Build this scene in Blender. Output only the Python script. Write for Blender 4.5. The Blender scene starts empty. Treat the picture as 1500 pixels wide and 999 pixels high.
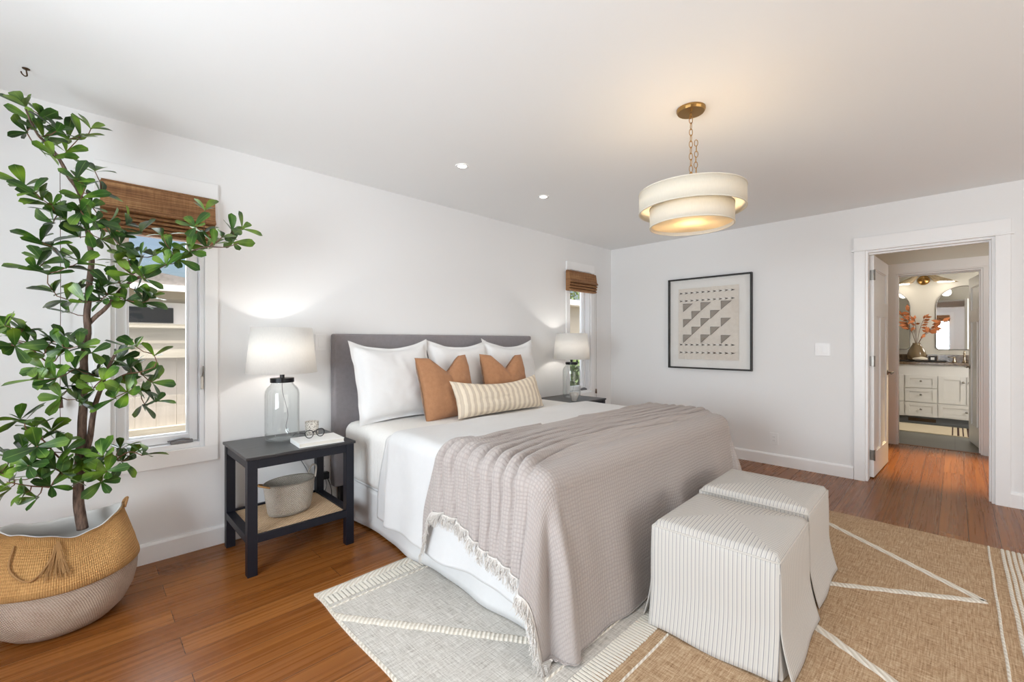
import bpy, math, random
from mathutils import Vector, Matrix, noise
PI = math.pi
SC = bpy.context.scene
COL = SC.collection

# ------------------------------------------------------------------ camera
TH = math.radians(45.4); FPX = 640.0; EYE = 1.245
YW = 3.181          # inner face of the wall behind the bed
XE = 4.967          # inner face of the wall with the door
CEIL = 2.44
cam_d = bpy.data.cameras.new('camera'); cam = bpy.data.objects.new('camera', cam_d); COL.objects.link(cam)
cam.location = (0, 0, EYE)
cam.rotation_euler = (PI/2, 0, TH - PI/2)
cam_d.sensor_width = 36; cam_d.lens = FPX/1500*36; cam_d.clip_start = .02; cam_d.clip_end = 200
SC.camera = cam

# ------------------------------------------------------------------ exposure, sky, sun, daylight
SC.view_settings.view_transform = 'Standard'; SC.view_settings.look = 'None'
SC.view_settings.exposure = 0.24; SC.view_settings.gamma = 1.0
SC.view_settings.use_curve_mapping = False
SC.cycles.use_denoising = True
SC.cycles.max_bounces = 10; SC.cycles.diffuse_bounces = 6; SC.cycles.glossy_bounces = 5
SC.cycles.transmission_bounces = 8; SC.cycles.transparent_max_bounces = 12
SC.cycles.sample_clamp_indirect = 6.0
SC.cycles.caustics_reflective = False; SC.cycles.caustics_refractive = False
w = bpy.data.worlds.new('world'); SC.world = w; w.use_nodes = True
wn = w.node_tree; wn.nodes.clear()
sky = wn.nodes.new('ShaderNodeTexSky'); sky.sky_type = 'NISHITA'; sky.sun_disc = False
sky.sun_elevation = math.radians(55); sky.sun_rotation = math.radians(200); sky.dust_density = 5.0
bg = wn.nodes.new('ShaderNodeBackground'); bg.inputs[1].default_value = 0.17
wo = wn.nodes.new('ShaderNodeOutputWorld')
wn.links.new(sky.outputs[0], bg.inputs[0]); wn.links.new(bg.outputs[0], wo.inputs[0])

def light(name, kind, loc, power, color, size=None, size_y=None, aim=None, **kw):
    d = bpy.data.lights.new(name, kind); d.energy = power; d.color = color
    if kind == 'AREA':
        d.shape = 'RECTANGLE' if size_y else 'SQUARE'; d.size = size
        if size_y: d.size_y = size_y
    elif kind in ('POINT', 'SPOT') and size: d.shadow_soft_size = size
    for k, v in kw.items(): setattr(d, k, v)
    o = bpy.data.objects.new(name, d); COL.objects.link(o); o.location = loc
    if aim is not None: o.rotation_euler = (Vector(aim) - Vector(loc)).to_track_quat('-Z', 'Y').to_euler()
    return o
light('sun', 'SUN', (0, 0, 10), 8, (1, .95, .86), aim=(-.35, .28, 8.9), angle=math.radians(.6))
light('west_window_daylight', 'AREA', (-1.62, 0.95, 1.30), 152, (.87, .935, 1.0), 1.7, 1.5, aim=(0, 0.95, 1.75))
light('patio_door_daylight', 'AREA', (1.9, -3.02, .95), 58, (1.0, .955, .90), 3.4, 1.7, aim=(2.3, 0, 4.3))
light('north_window_daylight', 'AREA', (0.32, 3.62, 1.45), 10, (.88, .94, 1.0), .5, 1.4, aim=(0.32, 0, 1.2))
light('far_window_daylight', 'AREA', (4.3, 3.62, 1.45), 6, (.93, .96, 1.0), .5, 1.4, aim=(4.3, 0, 1.2))

# ------------------------------------------------------------------ material nodes
def lin(c):
    return tuple(((x/12.92) if x <= .04045 else ((x+.055)/1.055)**2.4) for x in [v/255 for v in c]) + (1,)
class NT:
    def __init__(s, name):
        s.m = bpy.data.materials.new(name); s.m.use_nodes = True; s.t = s.m.node_tree
        s.b = s.t.nodes['Principled BSDF']; s.out = s.t.nodes['Material Output']
    def n(s, typ, ins=None, **kw):
        x = s.t.nodes.new(typ)
        for k, v in kw.items(): setattr(x, k, v)
        for k, v in (ins or {}).items(): s.set(x.inputs[k], v)
        return x
    def set(s, inp, v):
        if isinstance(v, bpy.types.NodeSocket): s.t.links.new(v, inp)
        else: inp.default_value = v
    def coord(s, what='Object', scale=(1, 1, 1), rot=(0, 0, 0)):
        c = s.n('ShaderNodeTexCoord')
        return s.n('ShaderNodeMapping', {0: c.outputs[what], 2: rot, 3: scale}).outputs[0]
    def noise(s, vec, scale, detail=3, rough=.5, dist=0):
        return s.n('ShaderNodeTexNoise', {'Vector': vec, 'Scale': scale, 'Detail': detail, 'Roughness': rough, 'Distortion': dist}).outputs[0]
    def wave(s, vec, scale, dist=0, direction='X', detail=2, dscale=1, prof='SIN'):
        return s.n('ShaderNodeTexWave', {'Vector': vec, 'Scale': scale, 'Distortion': dist, 'Detail': detail, 'Detail Scale': dscale},
                   bands_direction=direction, wave_profile=prof).outputs[1]
    def ramp(s, f, stops):
        r = s.n('ShaderNodeValToRGB', {0: f}); e = r.color_ramp.elements
        while len(e) < len(stops): e.new(.5)
        for el, (p, c) in zip(e, stops): el.position = p; el.color = c if len(c) == 4 else lin(c)
        return r.outputs[0]
    def mix(s, f, a, b, mode='MIX'):
        x = s.n('ShaderNodeMix', data_type='RGBA', blend_type=mode)
        s.set(x.inputs[0], f); s.set(x.inputs[6], a); s.set(x.inputs[7], b); return x.outputs[2]
    def math(s, op, a, b=0, c=0):
        x = s.n('ShaderNodeMath', operation=op); s.set(x.inputs[0], a); s.set(x.inputs[1], b); s.set(x.inputs[2], c); return x.outputs[0]
    def sep(s, v): return s.n('ShaderNodeSeparateXYZ', {0: v}).outputs
    def bump(s, h, strength=.3, dist=.002):
        s.set(s.b.inputs['Normal'], s.n('ShaderNodeBump', {'Height': h, 'Strength': strength, 'Distance': dist}).outputs[0])
    def P(s, **k):
        names = dict(color='Base Color', rough='Roughness', metal='Metallic', spec='Specular IOR Level', trans='Transmission Weight',
                     sheen='Sheen Weight', emit='Emission Color', power='Emission Strength', sub='Subsurface Weight', alpha='Alpha', ior='IOR', coat='Coat Weight')
        for a, v in k.items():
            if a in ('color', 'emit') and isinstance(v, tuple) and len(v) == 3: v = lin(v)
            s.set(s.b.inputs[names[a]], v)
        return s.m
def plain(name, color, rough=.5, **k):
    return NT(name).P(color=color, rough=rough, **k)
def fabric(name, c1, c2, scale=220, rough=.9, bump=.35, uv=False, stretch=(1, 1, 1)):
    n = NT(name); v = n.coord('UV' if uv else 'Object', stretch)
    a = n.noise(v, scale, 2); b = n.noise(v, scale/9, 3)
    col = n.mix(n.math('MULTIPLY_ADD', b, .5, n.math('MULTIPLY', a, .5)), lin(c1), lin(c2))
    n.bump(a, bump, .001); return n.P(color=col, rough=rough, spec=.2, sheen=.15)

M = {}
def wallpaint(name, c):
    n = NT(name); v = n.coord(); n.bump(n.noise(v, 90, 3), .12, .001); return n.P(color=c, rough=.75, spec=.25)
M['wall'] = wallpaint('white_wall_paint', (236, 236, 236))
M['ceil'] = wallpaint('white_ceiling_paint', (237, 238, 238))
M['trim'] = plain('white_trim_paint', (243, 243, 243), .35)
M['hallwall'] = wallpaint('hall_wall_paint', (222, 218, 208))
# bamboo floor: boards running along X
n = NT('brown_bamboo_floorboards'); v = n.coord()
br = n.n('ShaderNodeTexBrick', {'Vector': v, 'Color1': (0, 0, 0, 1), 'Color2': (1, 1, 1, 1), 'Mortar': (.5, .5, .5, 1), 'Scale': 1, 'Mortar Size': .0012,
    'Mortar Smooth': 0, 'Bias': 0, 'Brick Width': 1.85, 'Row Height': .138}, offset=.37, squash=1)
v2 = n.coord('Object', (.45, 30, 30)); v3 = n.coord('Object', (2.2, 170, 170))
seed = n.n('ShaderNodeVectorMath', {0: v2, 1: br.outputs[0]}, operation='ADD').outputs[0]
g1 = n.noise(seed, 1.6, 6, .6, .6); g2 = n.noise(v3, 1.5, 3, .6)
f = n.math('ADD', n.math('MULTIPLY_ADD', g1, .62, .12), n.math('MULTIPLY', n.math('SUBTRACT', g2, .5), .20))
f = n.math('ADD', f, n.math('MULTIPLY', n.math('SUBTRACT', br.outputs[0], .5), .14))
c = n.ramp(f, [(.12, (94, 48, 16)), (.38, (126, 74, 30)), (.55, (150, 94, 44)), (.75, (180, 122, 66))])
c = n.mix(br.outputs[1], c, lin((48, 26, 16)))
rg = n.math('MULTIPLY_ADD', g1, .16, .20)
n.bump(n.math('SUBTRACT', n.math('MULTIPLY', g2, .12), br.outputs[1]), .25, .001)
M['floor'] = n.P(color=c, rough=rg, spec=.24)
# slate floor tile of the bathroom
n = NT('grey_slate_tile'); v = n.coord()
br = n.n('ShaderNodeTexBrick', {'Vector': v, 'Color1': lin((104, 106, 100)), 'Color2': lin((88, 90, 86)), 'Mortar': lin((70, 70, 66)), 'Scale': 1, 'Mortar Size': .004,
    'Brick Width': .6, 'Row Height': .6})
M['tile'] = n.P(color=n.mix(n.math('MULTIPLY', n.noise(v, 6, 4), .5), br.outputs[0], lin((126, 122, 110))), rough=.35)
M['black'] = plain('black_metal', (28, 28, 30), .35, metal=.6)
M['blackframe'] = plain('black_wood_frame', (34, 32, 31), .45)
M['nickel'] = plain('brushed_nickel', (150, 146, 140), .3, metal=1.0)
M['brass'] = plain('aged_brass', (176, 138, 84), .32, metal=1.0)
M['bronze'] = plain('dark_bronze', (84, 66, 48), .4, metal=.9)
M['handle_grey'] = plain('grey_painted_metal', (120, 120, 122), .4, metal=.4)
M['vinyl'] = plain('white_vinyl', (240, 241, 243), .3)
M['plastic'] = plain('white_plastic', (238, 238, 238), .3)
M['slot'] = plain('dark_slot', (60, 60, 60), .6)
def archglass(name, tint=(1, 1, 1, 1), ior=1.45, k=1.0):
    n = NT(name); lw = n.n('ShaderNodeLayerWeight', {'Blend': .5}).outputs[1]
    fr = n.math('MULTIPLY_ADD', n.math('POWER', lw, 4.0), .80, .035)
    tr = n.n('ShaderNodeBsdfTransparent', {0: tint}); gl = n.n('ShaderNodeBsdfGlossy', {'Roughness': .01})
    mx = n.n('ShaderNodeMixShader', {0: n.math('MULTIPLY', fr, k), 1: tr.outputs[0], 2: gl.outputs[0]})
    n.t.links.new(mx.outputs[0], n.out.inputs[0]); return n.m
M['pane'] = archglass('window_glass', (.97, .98, .98, 1), 1.4, .8)
M['glass'] = archglass('clear_lamp_glass', (.955, .965, .965, 1), 1.5, 1.0)
M['pictureglass'] = archglass('picture_glass', (.99, .99, .99, 1), 1.35, .8)
M['mirror'] = plain('mirror_silver', (235, 236, 236), .01, metal=1.0)
# textiles
M['headboard'] = fabric('grey_tweed_upholstery', (124, 119, 122), (152, 147, 150), 420, bump=.5)
M['sheet'] = fabric('white_cotton_sheet', (212, 212, 211), (222, 222, 222), 300)
n = NT('ruched_white_cotton'); v = n.coord('Object', (1, 1, 1)); wv = n.wave(v, 14, 3.0, 'Y', 3, 2)
n.bump(n.math('ADD', wv, n.noise(v, 60, 3)), .4, .004); M['ruched'] = n.P(color=(233, 232, 229), rough=.9, spec=.2)
M['duvet'] = fabric('white_linen_duvet', (212, 212, 212), (222, 222, 222), 260, bump=.25)
M['sham'] = fabric('white_linen_sham', (222, 222, 222), (230, 230, 230), 260, bump=.25)
M['rust'] = fabric('rust_linen', (142, 98, 68), (188, 140, 104), 330, bump=.5)
n = NT('striped_lumbar_linen'); v = n.coord('UV'); x = n.sep(v)[0]
sfr = n.math('FRACT', n.math('MULTIPLY', x, 16.5))
c = n.ramp(sfr, [(0, (226, 214, 196)), (.24, (224, 210, 190)), (.32, (190, 174, 156)), (.38, (178, 162, 146)), (.44, (206, 192, 172)), (.50, (176, 160, 146)), (.56, (208, 194, 176)), (.64, (182, 166, 148)), (.72, (200, 182, 160)), (.80, (228, 216, 196))])
c = n.mix(n.math('MULTIPLY', n.noise(v, 300, 2), .4), c, lin((236, 224, 204))); n.bump(n.noise(v, 300, 2), .3, .001)
M['lumbar'] = n.P(color=c, rough=.9, spec=.2)
# waffle throw (UV in metres)
n = NT('grey_waffle_gauze'); v = n.coord('UV'); xyz = n.sep(v)
def cell(q): return n.math('ABSOLUTE', n.math('SINE', n.math('MULTIPLY', q, PI/.0165)))
wob = n.math('MULTIPLY', n.noise(v, 9, 2), .02)
h = n.math('MULTIPLY', n.math('POWER', cell(n.math('ADD', xyz[0], wob)), .6), n.math('POWER', cell(n.math('ADD', xyz[1], wob)), .6))
fine = n.noise(v, 500, 2)
n.bump(n.math('ADD', h, n.math('MULTIPLY', fine, .3)), .55, .0035)
c = n.mix(n.math('ADD', n.math('MULTIPLY', h, .35), n.math('MULTIPLY', fine, .5)), lin((156, 147, 143)), lin((196, 187, 182)))
M['throw'] = n.P(color=c, rough=.95, spec=.15, sheen=.2)
M['fringe'] = plain('grey_cotton_fringe', (214, 209, 203), .95)
# stool stripes (UV x in metres)
n = NT('blue_grey_ticking_stripe'); v = n.coord('UV'); x = n.sep(v)[0]
sfr = n.math('FRACT', n.math('MULTIPLY', x, 1/.0160))
c = n.ramp(sfr, [(0, (204, 200, 194)), (.34, (208, 205, 200)), (.41, (122, 124, 132)), (.48, (124, 126, 134)), (.55, (207, 203, 197)), (.76, (203, 199, 193)), (.83, (182, 181, 181)), (.90, (205, 201, 194))])
c = n.mix(n.math('MULTIPLY', n.noise(v, 400, 2), .25), c, lin((205, 196, 184))); n.bump(n.noise(v, 420, 2), .3, .001)
M['ticking'] = n.P(color=c, rough=.92, spec=.15)
# jute rug
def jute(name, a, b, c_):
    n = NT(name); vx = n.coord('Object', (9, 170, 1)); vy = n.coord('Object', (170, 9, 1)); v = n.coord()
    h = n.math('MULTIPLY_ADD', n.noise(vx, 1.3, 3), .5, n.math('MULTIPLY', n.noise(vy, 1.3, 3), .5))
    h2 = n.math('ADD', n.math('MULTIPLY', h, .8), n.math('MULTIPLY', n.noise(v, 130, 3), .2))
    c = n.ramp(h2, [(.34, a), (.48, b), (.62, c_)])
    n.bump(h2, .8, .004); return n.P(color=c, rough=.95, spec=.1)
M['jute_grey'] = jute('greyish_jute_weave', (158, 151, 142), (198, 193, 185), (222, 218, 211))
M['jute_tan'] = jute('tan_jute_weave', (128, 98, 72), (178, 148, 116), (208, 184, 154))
n = NT('cream_wool_braid'); v = n.coord('Object', (1, 1, 1), (0, 0, .9)); wv = n.wave(v, 16, 1.0, 'X')
n.bump(wv, .8, .005); M['braid'] = n.P(color=n.mix(wv, lin((216, 207, 192)), lin((238, 232, 220))), rough=.95, spec=.1)
# woven blinds
n = NT('woven_bamboo_blind'); v = n.coord('Object', (3, 3, 260)); k = n.noise(v, 1, 3, .6)
k2 = n.noise(n.coord('Object', (90, 90, 6)), 1, 2)
c = n.ramp(n.math('ADD', n.math('MULTIPLY', k, .8), n.math('MULTIPLY', k2, .2)), [(.3, (86, 54, 30)), (.5, (140, 96, 58)), (.68, (184, 142, 96))])
n.bump(k, .7, .004); M['blind'] = n.P(color=c, rough=.7)
# wicker
def wicker(name, a, b, su, sv, uvrot=0.0):
    n = NT(name); v = n.coord('UV', (1, 1, 1), (0, 0, uvrot)); x = n.sep(v)
    s1 = n.math('SINE', n.math('MULTIPLY', x[0], su)); s2 = n.math('SINE', n.math('MULTIPLY', x[1], sv))
    h = n.math('MULTIPLY_ADD', n.math('MULTIPLY', s1, s2), .5, .5)
    nz = n.math('MULTIPLY_ADD', n.noise(v, su*.22, 3, .7), .7, n.math('MULTIPLY', n.noise(v, 14, 3), .5)); nz = n.math('MULTIPLY_ADD', n.math('SUBTRACT', nz, .55), 2.2, .5)
    c = n.mix(n.math('ADD', n.math('MULTIPLY', h, .55), n.math('MULTIPLY', nz, .45)), lin(a), lin(b))
    n.bump(h, .8, .006); return n.P(color=c, rough=.75, spec=.3)
M['seagrass'] = wicker('tan_seagrass_weave', (150, 104, 58), (214, 166, 106), 620, 620, .78)
M['seagrass_white'] = wicker('whitewashed_seagrass_weave', (142, 112, 90), (226, 210, 194), 640, 560, .35)
M['wicker'] = wicker('pale_grey_wicker', (128, 116, 102), (226, 218, 206), 760, 900)
M['rope'] = plain('natural_rope', (158, 118, 74), .85)
M['rattan'] = wicker('natural_rattan_shelf_weave', (190, 152, 112), (232, 204, 170), 300, 300)
# nightstand
n = NT('navy_black_paint'); v = n.coord('Object', (2, 30, 30)); g = n.noise(v, 3, 4)
n.bump(g, .15, .001); M['navy'] = n.P(color=n.mix(g, lin((14, 15, 25)), lin((20, 22, 33))), rough=.42, spec=.35)
n = NT('black_wood_top'); v = n.coord('Object', (3, 34, 34)); g = n.noise(v, 2.5, 4, .6)
n.bump(g, .2, .001); M['navytop'] = n.P(color=n.ramp(g, [(.3, (24, 23, 27)), (.7, (54, 52, 54))]), rough=.32)
# lampshade
def shade_mat(name, c, tr=.5, scale=300):
    n = NT(name); v = n.coord('Object', (1, 1, .15)); f = n.noise(v, scale, 2)
    col = n.mix(n.math('MULTIPLY', f, .35), lin(c), lin(tuple(x*.86 for x in c)))
    d = n.n('ShaderNodeBsdfDiffuse', {0: col}); t = n.n('ShaderNodeBsdfTranslucent', {0: col})
    mx = n.n('ShaderNodeMixShader', {0: tr, 1: d.outputs[0], 2: t.outputs[0]}); n.t.links.new(mx.outputs[0], n.out.inputs[0]); return n.m
M['shade'] = shade_mat('white_linen_lampshade', (254, 253, 251), .6)
M['drum'] = shade_mat('ivory_linen_drum', (238, 232, 218), .22)
def emit(name, c, p): return plain(name, c, .5, emit=c, power=p)
M['bulb'] = emit('warm_bulb', (255, 226, 178), 3.5)
M['bulbcool'] = emit('soft_bulb', (255, 238, 214), 10)
M['downlight'] = emit('downlight_lens', (255, 250, 240), 9)
M['paper'] = plain('white_book_cover', (240, 240, 238), .5)
M['pages'] = plain('book_pages', (226, 222, 212), .8)
M['gold'] = plain('gold_print', (196, 160, 96), .35, metal=.7)
n = NT('speckled_ceramic'); v = n.coord(); vo = n.n('ShaderNodeTexVoronoi', {'Vector': v, 'Scale': 120})
M['speckle'] = n.P(color=n.ramp(vo.outputs[0], [(.25, (110, 100, 90)), (.42, (214, 208, 198))]), rough=.5)
M['ceramic'] = plain('pale_stoneware', (200, 196, 190), .5)
# plant
n = NT('glossy_green_leaf'); oi = n.coord('Object', (1, 1, 1)); uvv = n.sep(n.coord('UV'))
rnd = n.noise(oi, 9, 2)
c = n.ramp(rnd, [(.30, (26, 48, 18)), (.48, (48, 84, 26)), (.68, (116, 148, 46))])
mid = n.math('LESS_THAN', n.math('ABSOLUTE', n.math('SUBTRACT', uvv[0], .5)), .03)
c = n.mix(n.math('MULTIPLY', mid, .3), c, lin((140, 170, 86)))
M['leaf'] = n.P(color=c, rough=.38, spec=.45)
n = NT('brown_bark'); v = n.coord('Object', (40, 40, 8)); g = n.noise(v, 2, 4, .6); n.bump(g, .6, .004)
M['bark'] = n.P(color=n.ramp(g, [(.35, (66, 50, 42)), (.65, (120, 98, 84))]), rough=.85)
M['twig'] = plain('reddish_brown_twig', (112, 80, 60), .8)
M['liner'] = plain('grey_plastic_liner', (206, 204, 200), .45)
M['soil'] = plain('dark_soil', (60, 48, 40), .95)
M['cordmat'] = plain('clear_grey_cord', (120, 122, 128), .35)
M['cordbrown'] = plain('brown_blind_cord', (96, 70, 56), .7)
# picture
M['mat'] = plain('white_mat_board', (246, 244, 240), .9)
n = NT('cream_handwoven_cotton'); v = n.coord(); hh = n.noise(v, 260, 2); n.bump(hh, .5, .002)
M['weave'] = n.P(color=n.mix(n.noise(v, 30, 3), lin((224, 215, 203)), lin((243, 236, 226))), rough=.95)
M['weavedark'] = plain('taupe_yarn', (158, 149, 138), .95)
M['weaveblack'] = plain('charcoal_yarn', (84, 76, 70), .95)
# bathroom
M['cabinet'] = plain('pale_grey_cabinet_paint', (222, 220, 216), .4)
M['toekick'] = plain('grey_toe_kick', (120, 120, 120), .6)  # flat grey of the toe kick, deeper than the cabinet paint
n = NT('brown_granite'); v = n.coord(); g = n.noise(v, 40, 5)
M['granite'] = n.P(color=n.ramp(g, [(.35, (84, 66, 48)), (.65, (130, 108, 84))]), rough=.15)
M['chrome'] = plain('polished_nickel', (205, 190, 168), .12, metal=1.0)
M['champagne'] = plain('champagne_metal', (196, 176, 146), .4, metal=.5)
M['vase'] = plain('smoky_amber_glass', (150, 128, 96), .15, trans=.35)
M['driedleaf'] = plain('dried_orange_leaf', (206, 128, 80), .8)
M['towel'] = plain('cream_towel', (232, 222, 204), .95)
M['bathrug'] = fabric('cream_cotton_bath_rug', (214, 196, 164), (232, 218, 190), 120)
M['bathstripe'] = plain('dark_brown_stripe', (70, 44, 36), .95)
# outdoors
n = NT('weathered_fence_board'); v = n.coord('Object', (20, 20, 1.5)); g = n.noise(v, 2, 4)
M['fence'] = n.P(color=n.mix(g, lin((170, 163, 156)), lin((200, 193, 184))), rough=.85)
n = NT('weathered_fence_rail'); v = n.coord('Object', (1.5, 20, 20)); g = n.noise(v, 2, 4)
M['rail'] = n.P(color=n.mix(g, lin((150, 142, 128)), lin((206, 200, 186))), rough=.85)
n = NT('pale_lap_siding'); v = n.coord(); wv = n.wave(v, 1.2, 0, 'Z', 0, 0, 'SAW'); n.bump(wv, .6, .02)
M['siding'] = n.P(color=(206, 200, 186), rough=.7)
n = NT('grey_roof_shingle'); v = n.coord(); M['shingle'] = n.P(color=n.mix(n.noise(v, 18, 3), lin((110, 106, 104)), lin((160, 154, 150))), rough=.9)
n = NT('dry_ground'); v = n.coord(); M['ground'] = n.P(color=n.mix(n.noise(v, 6, 4), lin((140, 132, 120)), lin((176, 168, 154))), rough=.95)
M['darkpane'] = plain('dark_window_pane', (48, 52, 58), .08)
n = NT('garden_foliage'); v = n.coord(); M['bush'] = n.P(color=n.mix(n.noise(v, 9, 3), lin((62, 92, 50)), lin((150, 172, 104))), rough=.7)

# ------------------------------------------------------------------ geometry helpers
class G:
    def __init__(s): s.v = []; s.f = []; s.uv = {}; s.mi = []; s.cur = 0
    def face(s, idx, uvs=None):
        if uvs: s.uv[len(s.f)] = uvs
        s.f.append(tuple(idx)); s.mi.append(s.cur)
    def quad(s, pts, uvs=None):
        b = len(s.v); s.v += [Vector(p) for p in pts]; s.face(range(b, b+len(pts)), uvs)
    def box(s, x0, x1, y0, y1, z0, z1):
        b = len(s.v)
        s.v += [Vector(p) for p in ((x0,y0,z0),(x1,y0,z0),(x1,y1,z0),(x0,y1,z0),(x0,y0,z1),(x1,y0,z1),(x1,y1,z1),(x0,y1,z1))]
        for q in ((0,3,2,1),(4,5,6,7),(0,1,5,4),(1,2,6,5),(2,3,7,6),(3,0,4,7)): s.face([b+i for i in q])
        return s
    def grid(s, fn, nu, nv, uvfn=None, closeu=False):
        b = len(s.v); cu = nu if closeu else nu+1
        for j in range(nv+1):
            for i in range(cu): s.v.append(Vector(fn(i/nu, j/nv)))
        for j in range(nv):
            for i in range(nu):
                q = [b+j*cu+i, b+j*cu+(i+1) % cu, b+(j+1)*cu+(i+1) % cu, b+(j+1)*cu+i]
                uv = None
                if uvfn: uv = [uvfn(i/nu, j/nv), uvfn((i+1)/nu, j/nv), uvfn((i+1)/nu, (j+1)/nv), uvfn(i/nu, (j+1)/nv)]
                s.face(q, uv)
        return s
    def lathe(s, prof, c=(0, 0, 0), seg=32, axis='Z', uvs=None, sx=1, sy=1, cap=False):
        def fn(u, t):
            k = t*(len(prof)-1); r, z = prof[int(round(k))]; a = 2*PI*u
            p = (r*sx*math.cos(a), r*sy*math.sin(a), z)
            if axis == 'X': p = (p[2], p[0], p[1])
            if axis == 'Y': p = (p[0], p[2], p[1])
            return (c[0]+p[0], c[1]+p[1], c[2]+p[2])
        b = len(s.v)
        s.grid(fn, seg, len(prof)-1, uvs, True)
        if cap: s.face([b+i for i in range(seg)][::-1]); e = b+(len(prof)-1)*seg; s.face([e+i for i in range(seg)])
        return s
    def tube(s, pts, r, seg=8, cap=True, closed=False):
        pts = [Vector(p) for p in pts]; N = len(pts); rs = r if isinstance(r, (list, tuple)) else [r]*N
        b = len(s.v); up = None
        for i, p in enumerate(pts):
            if closed: t = pts[(i+1) % N]-pts[i-1]
            else: t = pts[min(i+1, N-1)]-pts[max(i-1, 0)]
            if t.length < 1e-9: t = Vector((0, 0, 1))
            t.normalize()
            if up is None: up = t.orthogonal().normalized()
            else:
                up = (up - t*up.dot(t)); up = up.normalized() if up.length > 1e-6 else t.orthogonal().normalized()
            sd = t.cross(up)
            for k in range(seg):
                a = 2*PI*k/seg; s.v.append(p + (up*math.cos(a)+sd*math.sin(a))*rs[i])
        for i in range(N if closed else N-1):
            j = (i+1) % N
            for k in range(seg): s.face((b+i*seg+k, b+i*seg+(k+1) % seg, b+j*seg+(k+1) % seg, b+j*seg+k))
        if cap and not closed:
            s.face([b+k for k in range(seg)][::-1]); s.face([b+(N-1)*seg+k for k in range(seg)])
        return s
    def prism(s, poly, z0, z1, axis='Z'):
        def P(p, z): return Vector((p[0], p[1], z)) if axis == 'Z' else (Vector((z, p[0], p[1])) if axis == 'X' else Vector((p[0], z, p[1])))
        b = len(s.v); n_ = len(poly); s.v += [P(p, z0) for p in poly]+[P(p, z1) for p in poly]
        s.face([b+i for i in range(n_)][::-1]); s.face([b+n_+i for i in range(n_)])
        for i in range(n_): s.face((b+i, b+(i+1) % n_, b+n_+(i+1) % n_, b+n_+i))
        return s
    def xf(s, m, start=0):
        for i in range(start, len(s.v)): s.v[i] = m @ s.v[i]
        return s

def wloc(o):
    l = Vector((0, 0, 0))
    while o is not None: l = l + o.location; o = o.parent
    return l
def tag(o, label=None, cat=None, group=None, kind=None):
    for k, v_ in (('label', label), ('category', cat), ('group', group), ('kind', kind)):
        if v_: o[k] = v_
    return o
def thing(name, label, cat, loc, group=None, kind=None):
    o = bpy.data.objects.new(name, None); COL.objects.link(o); o.location = loc; o.empty_display_size = .05
    return tag(o, label, cat, group, kind)
def add(name, g, mat, parent=None, smooth=False, bevel=0, solid=0, subsurf=0, label=None, kind=None, seg=2):
    """links the collected shapes (world coordinates) as one mesh object"""
    mats = mat if isinstance(mat, (list, tuple)) else [mat]
    if parent is None:
        xs = [p.x for p in g.v]; ys = [p.y for p in g.v]; zs = [p.z for p in g.v]
        org = Vector(((min(xs)+max(xs))/2, (min(ys)+max(ys))/2, min(zs)))
    else: org = wloc(parent)
    me = bpy.data.meshes.new(name); me.from_pydata([tuple(p-org) for p in g.v], [], g.f)
    for m in mats: me.materials.append(m)
    for p, k in zip(me.polygons, g.mi): p.material_index = k; p.use_smooth = smooth
    if g.uv:
        ul = me.uv_layers.new(name='UVMap')
        for fi, uvs in g.uv.items():
            p = me.polygons[fi]
            for li, uv in zip(p.loop_indices, uvs): ul.data[li].uv = uv
    me.update(); me.validate()
    o = bpy.data.objects.new(name, me); COL.objects.link(o)
    if parent is None: o.location = org
    else: o.parent = parent
    if solid: m = o.modifiers.new('solid', 'SOLIDIFY'); m.thickness = abs(solid); m.offset = 1 if solid > 0 else -1
    if bevel: m = o.modifiers.new('bevel', 'BEVEL'); m.width = bevel; m.segments = seg; m.limit_method = 'ANGLE'; m.angle_limit = math.radians(40)
    if subsurf: m = o.modifiers.new('sub', 'SUBSURF'); m.levels = subsurf; m.render_levels = subsurf
    if bevel and not smooth:
        pass
    return tag(o, label, None, None, kind)
def structure(name, g, mat, parent=None, **k):
    o = add(name, g, mat, parent, **k)
    if parent is None: o['kind'] = 'structure'
    return o
def copy_thing(root, loc, label, rotz=None):
    r = root.copy(); COL.objects.link(r); r.location = loc; r['label'] = label
    if rotz is not None: r.rotation_euler.z = rotz
    for ch in list(root.children):
        c_ = ch.copy(); COL.objects.link(c_); c_.parent = r
        for gch in ch.children:
            d = gch.copy(); COL.objects.link(d); d.parent = c_
    return r
RX, RY = math.sin(TH), -math.cos(TH); WX, WY = math.cos(TH), math.sin(TH)
def at(u, v, Y):        # the place at depth Y that the photograph shows at pixel (u, v)
    a = (u-750)/FPX; b = (499.5-v)/FPX; t = Y/(WY+a*RY)
    return Vector(((WX+a*RX)*t, Y, EYE+b*t))
def nz(x, y=0, z=0): return noise.noise(Vector((x, y, z)))
def smooth01(t): t = max(0, min(1, t)); return t*t*(3-2*t)
def catmull(P, k=6):
    P = [Vector(p) for p in P]; out = []
    for i in range(len(P)-1):
        p0, p1, p2, p3 = P[max(i-1, 0)], P[i], P[i+1], P[min(i+2, len(P)-1)]
        for j in range(k):
            t = j/k; out.append(.5*((2*p1)+(p2-p0)*t+(2*p0-5*p1+4*p2-p3)*t*t+(3*p1-p0-3*p2+p3)*t**3))
    out.append(P[-1]); return out

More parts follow.
